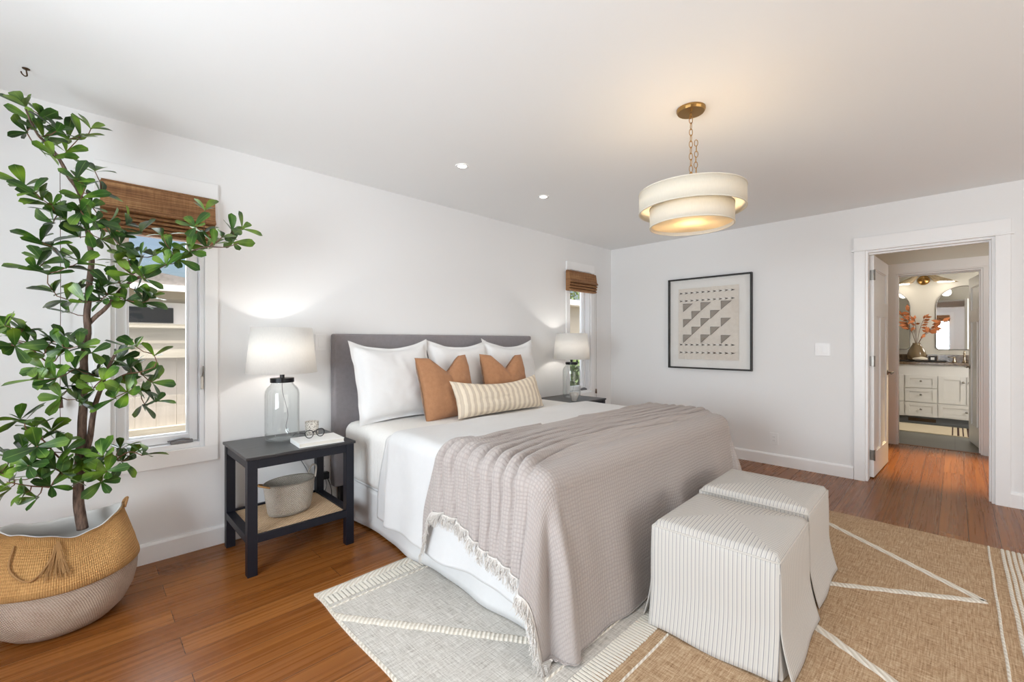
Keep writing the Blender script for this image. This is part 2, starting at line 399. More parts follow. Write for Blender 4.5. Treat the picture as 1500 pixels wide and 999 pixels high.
# ================================================================== THE ROOM
XWEST, YSOUTH = -1.25, -2.75
WT = .15
structure('floor', G().box(XWEST-WT, 7.06, YSOUTH-WT, YW+WT, -.12, 0), M['floor'])
structure('ceiling', G().box(XWEST-WT, 7.06, YSOUTH-WT, YW+WT, CEIL, CEIL+.15), M['ceil'])
def wall_with_holes(name, axis, pos0, pos1, a0, a1, holes, mat, zt=CEIL, z0=0):
    """holes: (a0, a1, z0, z1); wall slab between pos0 and pos1 on its axis"""
    g = G(); edges = sorted({a0, a1} | {h[0] for h in holes} | {h[1] for h in holes})
    for i in range(len(edges)-1):
        e0, e1 = edges[i], edges[i+1]; mid = (e0+e1)/2
        zc = z0
        for h in sorted([h for h in holes if h[0] < mid < h[1]], key=lambda q: q[2]):
            if h[2] > zc: _slab(g, axis, pos0, pos1, e0, e1, zc, h[2])
            zc = h[3]
        if zc < zt: _slab(g, axis, pos0, pos1, e0, e1, zc, zt)
    return structure(name, g, mat)
def _slab(g, axis, p0, p1, e0, e1, z0, z1):
    if axis == 'Y': g.box(e0, e1, p0, p1, z0, z1)
    else: g.box(p0, p1, e0, e1, z0, z1)
W1 = (.112, .530, .612, 2.105); W2 = (4.075, 4.500, .612, 2.085)
DO = (-.215, .560, 0, 2.045)
wall_with_holes('wall_north', 'Y', YW, YW+WT, XWEST-WT, XE+.12, [W1, W2], M['wall'])
wall_with_holes('wall_east', 'X', XE, XE+.12, YSOUTH, YW, [DO], M['wall'])
WW = (.10, 1.80, .62, 2.10)
wall_with_holes('wall_west', 'X', XWEST-WT, XWEST, YSOUTH-WT, YW, [WW], M['wall'])
SD = (.15, 3.65, .06, 2.12)
wall_with_holes('wall_south', 'Y', YSOUTH-WT, YSOUTH, XWEST, XE+.12, [SD], M['wall'])
def baseboard(name, axis, side, pos, a0, a1):
    g = G(); t = .016; s_ = side
    prof = [(0, 0), (t*s_, 0), (t*s_, .098), (t*.55*s_, .112), (0, .112)]
    if axis == 'Y':  # runs along X
        b = G().prism([(pos+p[0], p[1]) for p in prof], a0, a1, 'X')
    else: b = G().prism([(pos+p[0], p[1]) for p in prof], a0, a1, 'Y')
    return structure(name, b, M['trim'])
baseboard('baseboard_north', 'Y', -1, YW, XWEST, XE)
baseboard('baseboard_east', 'X', -1, XE, .642, YW-.016)
baseboard('baseboard_east_right', 'X', -1, XE, YSOUTH, -.292)
baseboard('baseboard_west', 'X', 1, XWEST, YSOUTH, YW)

# windows -----------------------------------------------------------
def casing_y(name, h, wside=.072, wtop=.092, wbot=.09, lip=.0):
    x0, x1, z0, z1 = h; g = G(); d0, d1 = YW-.018, YW
    g.box(x0-wside, x0, d0, d1, z0, z1); g.box(x1, x1+wside, d0, d1, z0, z1)
    g.box(x0-wside-.0, x1+wside, d0-.004, d1, z1, z1+wtop); g.box(x0-wside, x1+wside, d0, d1, z0-wbot, z0)
    return structure(name, g, M['trim'], bevel=.002)
casing_y('trim_1', W1, wside=.066); casing_y('trim_2', W2, wside=.062)
def casement(name, h, crank, latch):
    x0, x1, z0, z1 = h; c = ((x0+x1)/2, YW+.07, z0)
    r = thing(name, None, None, c, kind='structure')
    g = G(); t = .022
    g.box(x0, x0+t, YW+.004, YW+.13, z0, z1); g.box(x1-t, x1, YW+.004, YW+.13, z0, z1)
    g.box(x0+t, x1-t, YW+.004, YW+.13, z0, z0+.03); g.box(x0+t, x1-t, YW+.004, YW+.13, z1-t, z1)
    add('window_frame', g, M['vinyl'], r, bevel=.003)
    g = G(); a0, a1, b0, b1 = x0+t+.003, x1-t-.003, z0+.033, z1-t-.003; s_ = .042; y0, y1 = YW+.055, YW+.105
    for k, (sw, yy0) in enumerate(((s_, y0), (s_+.012, y0+.018))):
        g.box(a0, a0+sw, yy0, y1-.001*k, b0, b1); g.box(a1-sw, a1, yy0, y1-.001*k, b0, b1)
        g.box(a0+sw, a1-sw, yy0, y1-.001*k, b0, b0+sw); g.box(a0+sw, a1-sw, yy0, y1-.001*k, b1-sw, b1)
    sash = add('sash', g, M['vinyl'], r, bevel=.002)
    add('window_pane', G().box(a0+s_, a1-s_, y0+.03, y0+.036, b0+s_, b1-s_), M['pane'], sash)
    if crank:
        cx, cy, cz = x1-.11, YW+.02, z0+.032
        g = G().box(cx-.05, cx+.055, cy-.012, cy+.022, cz, cz+.016)
        g.tube(catmull([(cx+.04, cy, cz+.018), (cx+.0, cy-.004, cz+.026), (cx-.05, cy-.006, cz+.02), (cx-.065, cy-.006, cz+.018)]), .006)
        add('crank_handle', g, M['handle_grey'], r, bevel=.003)
    if latch:
        lx, lz = x1-t*.5, 1.0
        g = G().box(lx-.008, lx+.006, YW-.004, YW+.006, lz-.045, lz+.035)
        g.tube([(lx, YW-.004, lz+.03), (lx+.002, YW-.012, lz+.06), (lx+.002, YW-.014, lz+.095)], .004)
        add('latch', g, M['nickel'], r, bevel=.002)
    return r
casement('window_1', W1, True, True); casement('window_2', W2, True, False)
# blinds (Roman style, woven) ----------------------------------------
def blind(x0, x1, zt, zb, label, out=.075, nfold=5):
    c = ((x0+x1)/2, YW-.02, zb)
    r = thing('woven_blind', label, 'blind', c, 'woven blinds at the windows')
    g = G(); y = YW-.024
    mid = zt-(zt-zb)*.56
    prof = [(y, zt), (y-out*.55, zt), (y-out*.6, zt-.01), (y-out*.75, mid+.03), (y-out, mid), (y-out*.6, mid-.006)]
    n_ = nfold; zz = mid-.006; st = (mid-.006-zb)/n_
    for i in range(n_):
        prof += [(y-out*(.85-.06*i), zz-st*.45), (y-out*(.78-.06*i), zz-st*.9), (y-out*(.55-.05*i), zz-st)]
        zz -= st
    prof += [(y, zb)]
    g.prism([(p[0], p[1]) for p in prof], x0, x1, 'X')
    add('blind_fabric', g, M['blind'], r)
    add('headrail', G().box(x0+.004, x1-.004, YW-.05, YW-.024, zt-.005, zt+.012), M['blind'], r)
    return r
blind(.070, .572, 2.085, 1.822, 'brown woven bamboo roman blind above the left window behind the tree')
blind(3.985, 4.52, 2.055, 1.83, 'small brown woven roman blind on the window right of the bed', .085, 3)
def pull_cord(x, y, z0, z1, label):
    r = thing('blind_cord', label, 'cord', (x, y, z0))
    add('cord', G().tube([(x, y, z1), (x+.002, y, (z0+z1)/2), (x, y, z0)], .0014, 5), M['cordbrown'], r)
    add('tassel', G().lathe([(.002, .03), (.009, .024), (.010, 0), (.012, -.028), (0.001, -.03)], (x, y, z0), 10), M['cordbrown'], r, smooth=True)
    add('cord_tail', G().tube([(x, y, z0-.03), (x+.001, y, z0-.09)], .0014, 5), M['cordbrown'], r)
pull_cord(-.075, YW-.05, .94, 2.09, 'thin brown blind cord with tassel hanging left of the plant trunk')
pull_cord(4.585, YW-.03, .62, 1.85, 'thin blind cord with small tassel hanging right of the far window')
# windows of the unseen walls: the daylight sources
r = thing('window_3', None, None, (XWEST-.08, .95, .62), kind='structure')
g = G()
for (y0, y1, z0, z1) in ((.10, .15, .62, 2.10), (1.75, 1.80, .62, 2.10), (.15, 1.75, .62, .67), (.15, 1.75, 2.05, 2.10), (.92, .98, .67, 2.05)):
    g.box(XWEST-.12, XWEST-.04, y0, y1, z0, z1)
add('window_frame', g, M['vinyl'], r, bevel=.003)
add('window_pane', G().box(XWEST-.085, XWEST-.08, .15, 1.75, .67, 2.05), M['pane'], r)
g = G().box(XWEST, XWEST+.018, .03, .10, .54, 2.19).box(XWEST, XWEST+.018, 1.80, 1.87, .54, 2.19).box(XWEST, XWEST+.018, .10, 1.80, 2.10, 2.19).box(XWEST, XWEST+.018, .10, 1.80, .54, .62)
structure('trim_3', g, M['trim'])
r = thing('door_3', None, None, (1.9, YSOUTH-.08, .06), kind='structure')
g = G()
for (x0, x1, z0, z1) in ((.15, .22, .06, 2.12), (3.58, 3.65, .06, 2.12), (.22, 3.58, .06, .14), (.22, 3.58, 2.05, 2.12), (1.85, 1.95, .14, 2.05)):
    g.box(x0, x1, YSOUTH-.11, YSOUTH-.05, z0, z1)
add('door_frame', g, M['vinyl'], r, bevel=.003)
add('door_pane', G().box(.22, 3.58, YSOUTH-.083, YSOUTH-.078, .14, 2.05), M['pane'], r)

def west_blind():
    y0, y1, zt, zb = .12, 1.78, 2.10, 1.90
    q = thing('woven_blind', 'brown woven blind on the window behind the camera, seen in the bathroom mirror', 'blind', (XWEST+.05, .95, zb), 'woven blinds at the windows')
    prof = [(XWEST+.02, zt), (XWEST+.07, zt), (XWEST+.09, zb+.1), (XWEST+.06, zb+.09), (XWEST+.08, zb), (XWEST+.02, zb)]
    add('blind_fabric', G().prism(prof, y0, y1, 'Y'), M['blind'], q)
west_blind()
# doorway casings -----------------------------------------------------
def door_trim(name, X, y0, y1, zt, side, head=.105, wc=.078, ledge=True, wall_t=.12, mat=None):
    g = G(); a, b = (X-.02, X) if side < 0 else (X, X+.02)
    g.box(a, b, y1, y1+wc, 0, zt); g.box(a, b, y0-wc, y0, 0, zt)
    g.box(a-.004, b, y0-wc-.002, y1+wc+.002, zt+.014, zt+.014+head)
    if ledge: g.box(a-.012, b, y0-wc-.018, y1+wc+.018, zt, zt+.014)
    else: g.box(a, b, y0-wc, y1+wc, zt, zt+.014)
    structure(name, g, mat or M['trim'], bevel=.0015)
    g = G(); x0, x1 = X, X+wall_t
    g.box(x0, x1, y0, y0+.018, 0, zt); g.box(x0, x1, y1-.018, y1, 0, zt); g.box(x0, x1, y0+.018, y1-.018, zt-.018, zt)
    g.box(x0+.05, x0+.085, y0+.018, y0+.03, 0, zt-.018); g.box(x0+.05, x0+.085, y0+.03, y1-.018, zt-.03, zt-.018)
    structure(name+'_jamb', g, mat or M['trim'], bevel=.0015)
door_trim('trim_4', XE, DO[0], DO[1], DO[3], -1)

# hallway ---------------------------------------------------------------
HX0, HX1 = XE+.12, 7.0
structure('wall_hall_north', G().box(HX0, HX1, .70, .82, 0, CEIL), M['hallwall'])
structure('wall_hall_south', G().box(HX0, HX1, -1.35, -1.23, 0, CEIL), M['hallwall'])
D2 = (-.215, .497, 0, 2.045)
wall_with_holes('wall_hall_east', 'X', HX1, HX1+.12, -2.3, 2.3, [D2], M['hallwall'])
door_trim('trim_5', HX1, D2[0], D2[1], D2[3], -1, head=.11, wc=.07, ledge=False)
# bathroom --------------------------------------------------------------
BX0, BX1 = HX1+.12, 9.60
structure('floor_bathroom', G().box(7.06, BX1+.12, -2.3, 2.3, -.12, -.004), M['tile'])
structure('ceiling_bathroom', G().box(7.06, BX1+.12, -2.3, 2.3, CEIL, CEIL+.15), M['ceil'])
structure('wall_bathroom_east', G().box(BX1, BX1+.12, -2.3, 2.3, 0, CEIL), M['hallwall'])
structure('wall_bathroom_north', G().box(BX0, BX1, 1.6, 1.72, 0, CEIL), M['hallwall'])
structure('wall_bathroom_south', G().box(BX0, BX1, -1.5, -1.38, 0, CEIL), M['hallwall'])
structure('trim_threshold', G().box(7.04, 7.075, D2[0], D2[1], -.004, .006), plain('threshold_wood', (132, 88, 56), .4), bevel=.002)

# doors -------------------------------------------------------------------
def panel_door(name, hinge, ang, width, height, face, mat, zs=.012):
    """leaf built along local +X from the hinge, thickness along Y"""
    r = thing(name, None, None, (hinge[0], hinge[1], zs), kind='structure'); r.rotation_euler.z = ang
    org = Vector(r.location); T = .036; st = .11
    def A(nm, g, m, par=r, **k): 
        for i in range(len(g.v)): g.v[i] = g.v[i] + org
        return add(nm, g, m, par, **k)
    g = G(); H_ = height
    g.box(0, st, -T/2, T/2, 0, H_); g.box(width-st, width, -T/2, T/2, 0, H_)
    rails = ((0, .22), (1.46, 1.60), (H_-.12, H_))
    for a, b in rails: g.box(st, width-st, -T/2, T/2, a, b)
    mx = width/2; g.box(mx-.05, mx+.05, -T/2, T/2, .22, 1.46)
    g.box(st-.002, width-st+.002, -T/2+.012, T/2-.012, .2, H_-.1)
    # small inset mouldings round each panel
    for (a0, a1, b0, b1) in ((st, mx-.05, .22, 1.46), (mx+.05, width-st, .22, 1.46), (st, width-st, 1.60, H_-.12)):
        for s_ in (-1, 1):
            y0, y1 = (T/2-.012, T/2-.006) if s_ > 0 else (-T/2+.006, -T/2+.012)
            g.box(a0, a0+.01, y0, y1, b0, b1); g.box(a1-.01, a1, y0, y1, b0, b1); g.box(a0+.01, a1-.01, y0, y1, b0, b0+.01); g.box(a0+.01, a1-.01, y0, y1, b1-.01, b1)
    A('door_leaf', g, mat, bevel=.002)
    for s_ in (-1, 1):
        g = G(); hx, hz = width-.06, .915
        g.lathe([(.001, 0), (.026, 0), (.026, .006*s_), (.010, .012*s_), (.010, .045*s_), (.001, .047*s_)], (hx, s_*T/2, hz), 16, 'Y')
        g.tube(catmull([(hx, s_*(T/2+.042), hz), (hx-.03, s_*(T/2+.046), hz+.004), (hx-.075, s_*(T/2+.044), hz-.002), (hx-.105, s_*(T/2+.042), hz-.006)]), [.009]*12+[.008]*7)
        A('door_handle', g, M['nickel'], smooth=True)
    for hz in (.20, 1.05, H_-.18):
        g = G().box(-.004, .003, -T/2, T/2-.004, hz-.045, hz+.045)
        g.lathe([(.0065, -.048), (.0065, .048)], (-.004, face*(T/2+.004), hz), 10, cap=True)
        A('hinge', g, M['nickel'])
    return r
panel_door('door_1', (5.100, .532), math.radians(-2.6), .775, 2.01, -1, M['trim'])
panel_door('door_2', (7.145, -.238), math.radians(8.0), .72, 2.00, 1, M['trim'])

# hall ceiling lamp, then fill lights added for hall and bathroom
light('hall_ceiling_light', 'SPOT', (6.25, .05, 2.42), 330, (1.0, .76, .40), .05, aim=(6.0, .05, 0), spot_size=math.radians(46), spot_blend=.8)
light('hall_fill_light', 'AREA', (6.0, -.4, 2.3), 3.2, (1, .93, .82), .5, aim=(6.6, .2, 1.6))  # added fill that lifts the hall wall, not a fixture
light('bathroom_fill_light', 'AREA', (8.0, -1.30, 1.5), 28, (1.0, .95, .88), .8, aim=(8.6, .6, 1.0))  # added fill to brighten the vanity; no window stands here

# ================================================================== LARGE OBJECTS
# ---- rug
def rug():
    g = G(); X0, X1, Y0, Y1, T = .81, 3.885, -1.45, 2.20, .010
    nx, ny = 60, 72
    def ex(u, v): return nz(u*4, v*7, 3.3)*.008
    def P(x, y, z=T):
        u = (x-X0)/(X1-X0); v = (y-Y0)/(Y1-Y0)
        wx = ex(1 if u > .5 else 0, v*3)*abs(2*u-1)**4; wy = ex(u*3, 9)*abs(2*v-1)**4
        return (x+wx, y+wy, z)
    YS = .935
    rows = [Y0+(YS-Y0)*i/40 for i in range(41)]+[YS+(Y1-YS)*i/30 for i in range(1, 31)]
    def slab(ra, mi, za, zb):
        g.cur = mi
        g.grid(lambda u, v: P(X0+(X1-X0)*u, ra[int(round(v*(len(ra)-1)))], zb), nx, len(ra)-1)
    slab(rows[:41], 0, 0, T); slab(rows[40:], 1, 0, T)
    # border sides
    g.cur = 2
    g.grid(lambda u, v: P(X0+(X1-X0)*u, Y0, T*v), nx, 1); g.grid(lambda u, v: P(X1-(X1-X0)*u, Y1, T*v), nx, 1)
    g.grid(lambda u, v: P(X0, Y1-(Y1-Y0)*u, T*v), 60, 1); g.grid(lambda u, v: P(X1, Y0+(Y1-Y0)*u, T*v), 60, 1)
    g.grid(lambda u, v: P(X0+.012*v-.002, Y0+(Y1-Y0)*u, T+.002), 80, 1)
    h = T+.0022
    def strip(a, b, w_, wob=0.0, h=h, mi=2, n_=30):
        g.cur = mi; a = Vector(a); b = Vector(b); d = (b-a).normalized(); nn = Vector((-d.y, d.x))
        def fn(u, v):
            p = a.lerp(b, u)+nn*(w_*(v-.5)+(math.sin(u*n_*1.4)*wob*(1 if 0 < v < 1 else 1)))
            p.x = min(max(p.x, X0+.004), X1-.004)
            return P(p.x, p.y, h + (.002 if 0 < v < 1 else -.002))
        g.grid(fn, n_*2, 4, lambda u, v: (u*(b-a).length, v*w_))
    def cross(y, w_, h_=h, wob=.001): strip((X0+.004, y), (X1-.004, y), w_, wob, h_)
    def ticks(y0, y1, pitch=.022, wd=.013, mi=3):     # rows of short stitches across the band
        g.cur = mi; x = X0+.02
        while x < X1-.02:
            k = .004*nz(x*30, y0*9)
            g.box(x, x+wd, y0+k, y1+k, h-.001, h+.003); x += pitch
    # ends, bands, stitch lines
    cross(2.165, .055); ticks(2.055, 2.125); cross(2.030, .010)
    cross(1.045, .010); ticks(.895, .985, .017, .009); cross(.848, .010)
    cross(-.140, .010)
    for k in range(5): cross(-.195-.0215*k, .0145, wob=.0008)
    cross(-.42, .010)
    def zig(pts, w_=.044):
        for a, b in zip(pts[:-1], pts[1:]): 
            n_ = max(6, int((Vector(b)-Vector(a)).length/.022)); strip(a, b, w_, .002, n_=n_)
    zig([(.80, 1.975), (1.42, 1.08), (1.98, 1.98), (2.55, 1.08), (3.12, 1.98), (3.88, 1.05)])
    zig([(.80, -.02), (1.38, .80), (1.92, -.12), (2.50, .80), (3.050, -.10), (3.76, .80)])
    zig([(.90, -1.25), (1.45, -.46), (2.0, -1.3), (2.6, -.46), (3.2, -1.3), (3.8, -.46)])
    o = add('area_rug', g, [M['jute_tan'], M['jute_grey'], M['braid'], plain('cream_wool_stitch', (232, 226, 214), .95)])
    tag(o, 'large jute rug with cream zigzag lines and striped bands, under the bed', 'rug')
rug()

# ---- bed
BL, BR_, BF = 1.345, 3.290, 1.150
bed = thing('bed', 'king bed with grey upholstered headboard, white mattress and white bed skirt', 'bed', (2.31, 2.1, 0))
g = G().box(1.284, 3.338, 3.098, 3.174, .20, 1.297)
add('headboard', g, M['headboard'], bed, bevel=.014, seg=3)
# legs of the headboard / base
for x in (1.36, 3.26):
    add('leg', G().box(x-.03, x+.03, 3.11, 3.16, 0, .21), M['blackframe'], bed)
for x, y in ((1.48, 2.9), (3.15, 2.9), (1.48, 1.35), (3.15, 1.35)):
    add('leg', G().box(x-.03, x+.03, y-.03, y+.03, .0105, .13), M['blackframe'], bed)
def rbox(x0, x1, y0, y1, z0, z1, r, puff=0.0, n_=30):
    """rounded mattress-like box as a wrapped grid"""
    g = G(); cx, cy, cz = (x0+x1)/2, (y0+y1)/2, (z0+z1)/2; hx, hy, hz = (x1-x0)/2, (y1-y0)/2, (z1-z0)/2
    def m_(p):
        q = Vector((max(-hx+r, min(hx-r, p.x*hx)), max(-hy+r, min(hy-r, p.y*hy)), max(-hz+r, min(hz-r, p.z*hz))))
        d = Vector((p.x*hx, p.y*hy, p.z*hz))-q
        if d.length > 1e-9:
            d = d.normalized()*r
        v_ = q+d
        v_.z += puff*(1-min(1, abs(p.x))**4)*(1-min(1, abs(p.y))**4)*(1 if p.z > 0 else 0)
        return (cx+v_.x, cy+v_.y, cz+v_.z)
    def C(t):    # cluster samples near the edges
        return 2*t-1
    for ax in range(3):
        for s_ in (-1, 1):
            def fn(u, v, ax=ax, s_=s_):
                a, b = C(u)*s_, C(v); p = [0, 0, 0]; p[ax] = s_; p[(ax+1) % 3] = a; p[(ax+2) % 3] = b; return m_(Vector(p))
            g.grid(fn, n_, n_)
    return g
def weld(o, d=.0005):
    m = o.modifiers.new('weld', 'WELD'); m.merge_threshold = d
    o.modifiers.move(len(o.modifiers)-1, 0); return o
weld(add('box_base', rbox(BL+.015, BR_-.015, BF+.02, 3.09, .13, .30, .03, n_=16), M['sheet'], bed, smooth=True))
weld(add('mattress', rbox(BL-.008, BR_+.008, BF, 3.095, .265, .672, .075, .008, 48), M['ruched'], bed, smooth=True))
# bed skirt: soft pleated cloth from under the mattress to the floor
def skirt():
    path = [(BL+.008, 3.09), (BL+.008, BF+.01), (BR_-.008, BF+.01), (BR_-.008, 3.09)]
    L = [0]; 
    for a, b in zip(path[:-1], path[1:]): L.append(L[-1]+math.dist(a, b))
    nn = [(-1, 0), (0, -1), (1, 0)]
    g = G()
    def fn(u, v):
        s_ = u*L[-1]; k = 0
        while k < 2 and s_ > L[k+1]: k += 1
        t = (s_-L[k])/(L[k+1]-L[k]); p = Vector(path[k]).lerp(Vector(path[k+1]), t)
        amp = (1-v)*.012; w_ = math.sin(s_*9+2*nz(s_*2))*amp + nz(s_*3.1, 1-v)*.012*(1-v)
        sag = .006*nz(s_*4, 5)*(1-v)
        return (p.x+nn[k][0]*(w_+.012*(1-v)), p.y+nn[k][1]*(w_+.012*(1-v)), .016+.262*v+sag)
    g.grid(fn, 260, 8); return g
add('bed_skirt', skirt(), M['sheet'], bed, smooth=True, solid=.003)

# ---- draped cloths
def drape_pt(s, t, L, R, F, zt, r, flare, disp, fold, floor=.014, ffoot=None):
    ffoot = flare if ffoot is None else ffoot
    a = (L-s) if s < L else ((s-R) if s > R else 0); sx = -1 if s < L else 1
    b = F-t if t < F else 0
    rho = math.hypot(a, b)
    if rho < 1e-9:
        return Vector((s, t, zt+disp))
    dx, dy = sx*a/rho, -b/rho
    phi = math.atan2(b, a); fl = flare+(ffoot-flare)*math.sin(phi)
    q = r*PI/2
    if rho < q: ang = rho/r; h = r*math.sin(ang); z = zt-r*(1-math.cos(ang)); nh, nzv = math.sin(ang), math.cos(ang); down = 0
    else: down = rho-q; h = r+fl*down; z = zt-r-down*math.sqrt(max(0, 1-fl*fl)); nh, nzv = 1, 0
    w_ = (t if a > 0 and b <= 0 else (s if a <= 0 else phi*.55+t*0))
    h += fold(w_, phi if (a > 0 and b > 0) else None, down, sx)
    h += disp*nh; z += disp*nzv
    if z < floor:
        ex = floor-z; h += min(ex, .10)*.12; z = floor+.004*abs(math.sin(ex*60))+.002
    return Vector((min(max(s, L), R)+dx*h, max(t, F)+dy*h, z))
# duvet
def duvet():
    L, R, F, zt, r = 1.375, 3.26, 1.215, .700, .075
    def disp(s, t):
        d = .012*nz(s*2.2, t*2.0, 1)+.006*nz(s*5, t*6, 4)
        e = smooth01((2.44-t)/.09)          # rolled head edge
        return d*e - .035*(1-e)**1.5 - .008*smooth01((1.80-t)/.1)
    def fold(w_, phi, down, sx):
        k = smooth01(down/.3)
        if phi is not None: return k*.045*math.sin(phi*5.0)+k*.04*math.sin(2*phi)
        return k*(.010*math.sin(w_*11+2.0*nz(w_*3))+.012*nz(w_*6, 2))
    g = G(); nu, nv = 220, 150
    s0, s1 = L-.60, R+.60; t0 = F-.62
    def st(u, v):
        t = t0+(2.44+.03*math.sin(u*9)*.3-t0)*v
        hemz = .012*nz(t*3, 7)
        # the head edge slants away down the left side
        s = s0+hemz+(s1-s0)*u
        if s < L: t += (.10)*smooth01((L-s)/.5)*v**6
        return s, t
    def fn(u, v):
        s, t = st(u, v); return drape_pt(s, t, L, R, F, zt, r, .03, disp(s, t), fold, .014, .055)
    g.grid(fn, nu, nv, lambda u, v: st(u, v))
    o = add('duvet', g, M['duvet'], smooth=True, solid=-.010)
    tag(o, 'plain white duvet spread over the bed and hanging down its sides', 'duvet')
duvet()
def throw():
    L, R, F, zt, r = 1.375, 3.26, 1.215, .716, .085
    def te(s): return 1.735+.20*smooth01((1.50-s)/.35)+.012*nz(s*2.5, 3)
    creases = [(1.69, .006, 1), (1.64, .007, 6), (1.59, .010, 2), (1.535, .008, 7), (1.475, .014, 3), (1.42, .009, 8), (1.375, .013, 4), (1.315, .011, 5), (1.26, .008, 9)]
    def disp(s, t):
        d = .004*nz(s*3, t*5, 2)
        spread = 1+.35*smooth01((1.5-s)/.3)     # folds fan out down the left side
        tt = 1.5+(t-1.5)/spread
        ph = tt/.064+1.2*nz(s*.75, tt*1.6, 5)+.38*nz(s*2.6, tt*5, 6); kr = round(ph); xd = (ph-kr)*.064
        st_ = max(.0, min(1, .82+2.0*nz(s*1.25+kr*5.3, kr*3.1, 2)))
        mk = smooth01((1.79-tt)/.05)*smooth01((tt-1.235)/.08)
        d += mk*(.027*(1-st_*math.exp(-(xd/.0088)**2)) + .010*abs(math.sin(PI*ph))*st_)
        ph2 = tt/.027+1.6*nz(s*1.1, tt*3, 15)+.5*nz(s*4, tt*9, 16)
        d += .0085*max(0, .35+nz(s*1.7, tt*4, 21))*abs(math.sin(PI*ph2))**.7*smooth01((1.80-tt)/.06)*smooth01((tt-1.24)/.10)
        return d*(smooth01((t-1.12)/.12 if s > L else (t-1.16)/.12))*(1-.45*smooth01((L-s)/.2)) + .003
    def fold(w_, phi, down, sx):
        k = smooth01(down/.35)
        if phi is not None: return k*.050*math.sin(phi*5.0)+k*.04*math.sin(2*phi)+k*.012*math.sin(phi*11)
        if sx < 0 and w_ > 1.0 and w_ < 2.3 and down > 0 and down < .7 and False: pass
        return k*(.012+.010*math.sin(w_*11+2*nz(w_*3))+.012*nz(w_*6, 2))
    tf = F-.752; s1 = R+.50
    def st(u, v):
        sn = L-.36+(s1-L+.36)*u
        t = tf+(te(sn)-tf)*v
        left = L-(.395+.04*math.sin((t-1.2)*9)+.12*smooth01((1.35-t)/.25)*(1 if t > F else 1)+.20*smooth01((t-te(1.1)+.10)/.10))
        w_ = max(0, 1-u/.35)
        s = (L-.36+(s1-L+.36)*u)+(left-(L-.36))*w_**1.5
        return s, t
    g = G(); nu, nv = 260, 400
    P = lambda u, v: drape_pt(*st(u, v), L, R, F, zt, r, .05, disp(*st(u, v)), fold, .020, .125)
    # the first column is reused for the fringe
    g.grid(P, nu, nv, lambda u, v: st(u, v))
    o = add('throw_blanket', g, M['throw'], smooth=True, solid=-.005)
    tag(o, 'taupe grey waffle gauze throw with fringed edges draped over the foot of the bed', 'blanket')
    # fringe along the left hem (and the foot corner)
    f_ = G(); rnd = random.Random(4)
    for i in range(1100):
        v = (i+rnd.random())/1100
        p = P(0, v); q = P(.012, v)
        out = (p-q); out = out.normalized() if out.length > 1e-6 else Vector((0, 0, -1))
        dn = Vector((0, 0, -1)); d = (out*.7+dn*.3+Vector((rnd.uniform(-.25, .02), rnd.uniform(-.35, .35), rnd.uniform(-.2, .2)))).normalized()
        ln = rnd.uniform(.035, .062); n_out = Vector((-1, -.15, 0))*.004
        a = p+n_out; m_ = a+d*ln*.5+Vector((rnd.uniform(-.008, .0), rnd.uniform(-.008, .008), 0)); b = a+d*ln+Vector((rnd.uniform(-.006, 0), rnd.uniform(-.012, .012), -.004))
        if a.z < .03: a.z = max(a.z, .014); m_.z = max(m_.z, .014); b.z = max(b.z, .014)
        m_.z = max(m_.z, .014); b.z = max(b.z, .014)
        f_.tube([a, m_, b], [.0012, .0011, .0009], 4, cap=False)
    # selvedge ridge the threads hang from
    f_.tube([P(0, k/200)+Vector((-.003, 0, 0)) for k in range(201)], .0035, 5)
    add('fringe', f_, M['fringe'], o, kind='stuff', label='pale frayed cotton fringe')
throw()

# ---- pillows
def pillow(name, label, cat, group, c, w_, h_, th, lean, yaw, mat, flange=0, chop=0, pinch=.06, seed=0, roll=0, sag=0, n_=44):
    """c = middle of the lower edge; v axis leans back by 'lean'"""
    g = G()
    def half(side):
        def fn(a, b):
            u, v = 2*a-1, 2*b-1
            fu = max(0, 1-abs(u)**(2.6 if not flange else 3.2)); fv = max(0, 1-abs(v)**(2.6 if not flange else 3.2))
            inner = 1.0
            if flange:
                lu = min(1, abs(u)/(1-flange)); lv = min(1, abs(v)/(1-flange)); fu = max(0, 1-lu**3.2); fv = max(0, 1-lv**3.2)
            T = th/2*(fu*fv)**.48
            # pulled-in sides between the corners
            x = u*w_/2*(1-pinch*(1-v*v)*abs(u)**3)
            y = v*h_/2*(1-pinch*(1-u*u)*abs(v)**3)
            wr = nz(u*2.5+seed, v*2.5, seed)*.010*(T/(th/2)+.15)+nz(u*6+seed, v*6, seed+4)*.004
            z = side*(T+.0025*(1 if max(abs(u), abs(v)) < .9999 else 0))+wr
            if flange and T < 1e-6: z += .006*math.sin(u*9+seed)+.004*math.sin(v*11+seed)
            if chop:
                k = math.exp(-((u-.05)/.34)**2)*max(0, (v+.25)/1.25)**1.6
                kk = max(0, 1-abs(u-.05)/.62)*max(0, (v+.3)/1.3)**1.7
                y -= chop*kk; z += side*(-.35*T*k); 
                x -= .0
                z += -.012*math.exp(-((u-.05)/.06)**2)*max(0, v)**1.0*(1 if side < 0 else -1)*-1
            if sag: y -= sag*(1-u*u)*max(0, (v+1)/2)
            return Vector((x, z, y+h_/2))
        g.grid(fn, n_, n_, lambda a, b: (a, b))
    half(-1); half(1)
    R = Matrix.Rotation(yaw, 4, 'Z') @ Matrix.Rotation(-lean, 4, 'X') @ Matrix.Rotation(roll, 4, 'Y')
    g.xf(Matrix.Translation(Vector(c)) @ R)
    o = add(name, g, mat, smooth=True); weld(o, .0004)
    return tag(o, label, cat, group)
WH = 'white sham pillows against the headboard'
